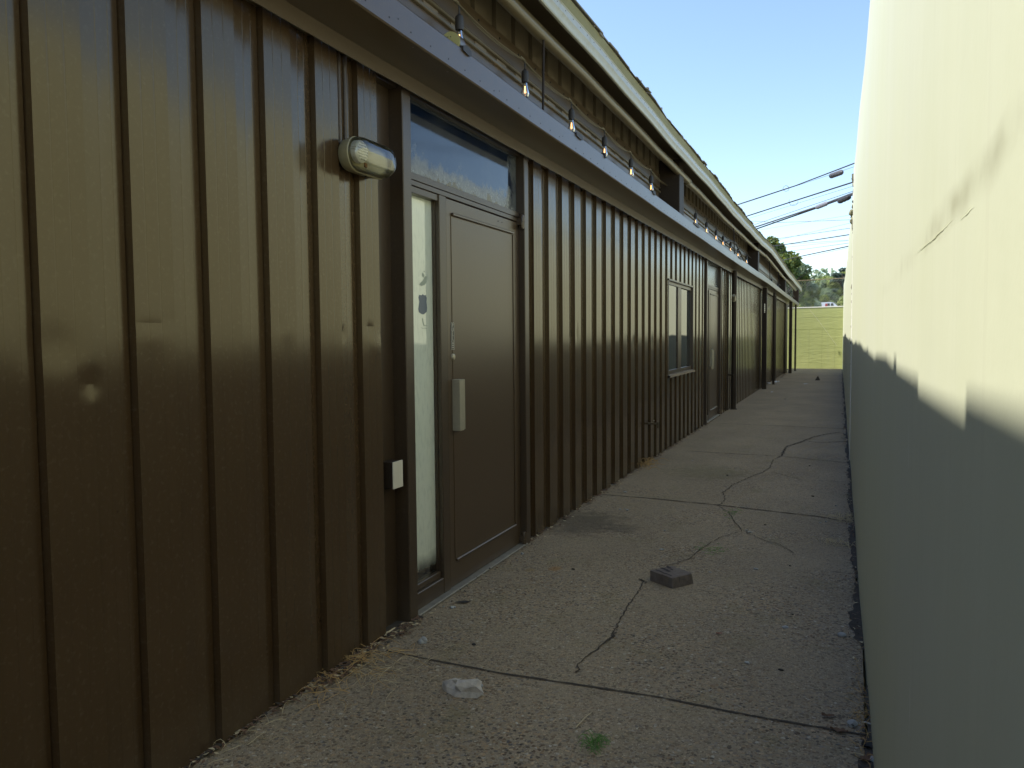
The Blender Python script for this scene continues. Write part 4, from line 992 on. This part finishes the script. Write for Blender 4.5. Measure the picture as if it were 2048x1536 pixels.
# twig
def stems(name, specs, mat, lab, cat, kind=None, group=None):
    m = MB()
    for pts, r in specs: m.tube(pts, r, 4)
    return tag(m.build(name, mat), lab, cat, group, kind)
def gp(p, z=.006): g = onG(p); return Vector((g[0], g[1], g[2]+z))
stems('twig', [([gp((1151, 1459)), gp((1168, 1443), .012), gp((1184, 1427))], [.0022, .0018, .001])], 'straw2', 'pale bent twig beside the green grass tuft', 'twig')
stems('twig', [([gp((1728, 1450), .012), gp((1744, 1455), .012)], .003)], 'signw', 'short white stick near the foot of the tall wall', 'twig')
stems('twig', [([gp((1706, 1508)), gp((1722, 1514), .01), gp((1736, 1518))], .0018)], 'straw2', 'thin pale twig in the near right corner', 'twig')
stems('twig', [([gp((748, 1246), .09), gp((752, 1268), .05), gp((757, 1276), .012), gp((778, 1272), .02), gp((790, 1264), .02)], [.001, .002, .004, .005, .004])], 'straw2', 'upright dry twig against the wall left of the near door', 'twig')
def tuft(name, c, R0, n, L, mat, lab, cat, flat=.25, up=.03, seed=1, r=.0011, kind='stuff'):
    R_ = random.Random(seed); g = onG(c); sp_ = []
    for i in range(n):
        x = g[0]+R_.gauss(0, R0[0]); y = g[1]+R_.gauss(0, R0[1]); x = max(x, -2.0); a = R_.uniform(0, 6.28); l = L*R_.uniform(.35, 1.2); h_ = R_.uniform(0, up); bend = R_.uniform(-1.2, 1.2); pts = []
        for k_ in range(5):
            t = k_/4; aa = a+bend*t; x2 = x+math.cos(aa)*l*t*(1 if flat < 1 else .5); y2 = y+math.sin(aa)*l*t*(1 if flat < 1 else .5); z2 = gz(y)+.006+(h_*math.sin(math.pi*t) if flat < 1 else l*t*(1-.3*t))+R_.uniform(0, .004); pts.append((max(x2, -1.975), y2, z2))
        sp_.append((pts, [r*1.2, r*1.1, r, r*.8, r*.4]))
    return stems(name, sp_, mat, lab, cat, kind)
tuft('dry_grass', (705, 1340), (.09, .16), 95, .14, 'straw', 'tangle of dry orange grass stems at the foot of the wall', 'grass', up=.04, seed=1)
tuft('dry_grass', (760, 1330), (.12, .12), 50, .13, 'straw2', 'scattered pale straw beside the dry grass tangle', 'grass', up=.02, seed=2, r=.0009)
tuft('dry_grass', (1290, 930), (.06, .14), 60, .14, 'straw', 'dry grass clump at the wall foot before the window', 'grass', up=.07, seed=3, r=.002)
tuft('dry_grass', (445, 1505), (.05, .2), 26, .09, 'straw2', 'thin straw litter at the foot of the nearest panels', 'grass', up=.02, seed=4)
tuft('green_grass', (1190, 1492), (.017, .035), 55, .05, 'grass', 'small bright green grass tuft growing in the near slab', 'grass', up=.03, seed=5, r=.001)
tuft('green_grass', (1425, 1103), (.05, .06), 40, .05, 'grass', 'sparse green weeds along the crack beyond the paver', 'grass', up=.012, seed=6, r=.001)
tuft('green_grass', (1461, 1028), (.03, .09), 34, .04, 'grass', 'green weeds in the crack near the second joint', 'grass', up=.012, seed=7, r=.001)
tuft('dry_grass', (1728, 1440), (.02, .22), 60, .06, 'straw', 'dark dry weeds along the foot of the tall wall', 'grass', up=.03, seed=8, r=.0009)
tuft('dry_grass', (1690, 1042), (.06, .09), 34, .10, 'straw2', 'dry weeds where the second joint meets the tall wall', 'grass', up=.05, seed=9, r=.0016)
tuft('dry_grass', (1680, 1090), (.07, .05), 26, .10, 'straw2', 'wiry dry weeds at the wall short of the second joint', 'grass', up=.05, seed=10, r=.0016)
# leaf litter strips
m = MB(); R_ = random.Random(9)
def litter(m, n, fn, s):
    for _ in range(n):
        x, y = fn(); a = R_.uniform(0, 6.28); q = s*R_.uniform(.4, 1.5); z = gz(y)+.007+R_.uniform(0, .012); n0 = len(m.v); t = R_.uniform(-.5, .5)
        for k_, (dx, dy) in enumerate(((-1, -.3), (.2, -.55), (1, .1), (0, .5))):
            m.v.append((x+(dx*math.cos(a)-dy*math.sin(a))*q, y+(dx*math.sin(a)+dy*math.cos(a))*q, z+t*dx*q*.6+R_.uniform(0, .004))); 
        m.cur = R_.choice((0, 0, 0, 1, 2)); m.face([n0, n0+1, n0+2, n0+3])
litter(m, 520, lambda: (-1.955+abs(R_.gauss(0, .018)), R_.uniform(1.6, 3.35)), .009)
litter(m, 140, lambda: (-1.93+abs(R_.gauss(0, .03)), R_.gauss(2.75, .15)), .013)
litter(m, 120, lambda: (-1.93+abs(R_.gauss(0, .035)), R_.gauss(3.25, .09)), .013)
litter(m, 700, lambda: (-1.95+abs(R_.gauss(0, .03)), R_.uniform(5.0, 13)), .013)
litter(m, 90, lambda: (-1.92+abs(R_.gauss(0, .04)), R_.uniform(3.5, 5.1)), .009)
litter(m, 160, lambda: (-1.9+abs(R_.gauss(0, .06)), R_.gauss(29, 1.5)), .03)
litter(m, 500, lambda: (.112-abs(R_.gauss(0, .028)), R_.uniform(1.6, 8)), .008)
litter(m, 260, lambda: (.1-abs(R_.gauss(0, .03)), R_.uniform(8, 30)), .02)
litter(m, 240, lambda: (R_.uniform(-1.85, .08), 1.5+8*R_.random()**1.6), .004)
tag(m.build('leaf_litter', ['leafb', 'straw2', 'dirt']), 'dead leaf litter gathered along the feet of both walls', 'leaves', None, 'stuff')
# far litter: papers, cone shaped lump
def paper(p, s, lab, seed):
    g = onG(p); m = MB(); R_ = random.Random(seed); n = 6
    for i in range(n):
        for j in range(n): m.v.append((g[0]+(i/n-.5)*s+R_.uniform(-.01, .01), g[1]+(j/n-.5)*s*1.6, g[2]+.01+R_.uniform(0, s*.22)))
    for i in range(n-1):
        for j in range(n-1): m.face([i*n+j, (i+1)*n+j, (i+1)*n+j+1, i*n+j+1])
    tag(m.build('crumpled_paper', 'paper'), lab, 'paper')
paper((1612, 769), .12, 'crumpled white paper lying alone out on the far walkway', 1); paper((1537, 768), .16, 'white paper scrap left of the thin round post', 2); paper((1554, 765), .2, 'white paper scrap right of the thin round post', 3); paper((1545, 785), .07, 'small white scrap before the thin round post', 4)
g = onG((1635, 760.5)); m = MB(); n = 9
m.v.append((g[0]+.01, g[1], g[2]+.145))
for i in range(n): t = 6.283*i/n; q = rnd.uniform(.8, 1.15); m.v.append((g[0]+.09*q*math.cos(t), g[1]+.09*q*math.sin(t), g[2]))
for i in range(n): m.face([0, 1+i, 1+(i+1) % n])
tag(m.build('rock_lump', 'dirt'), 'small dark pyramid shaped lump standing on the far walkway', 'rock')
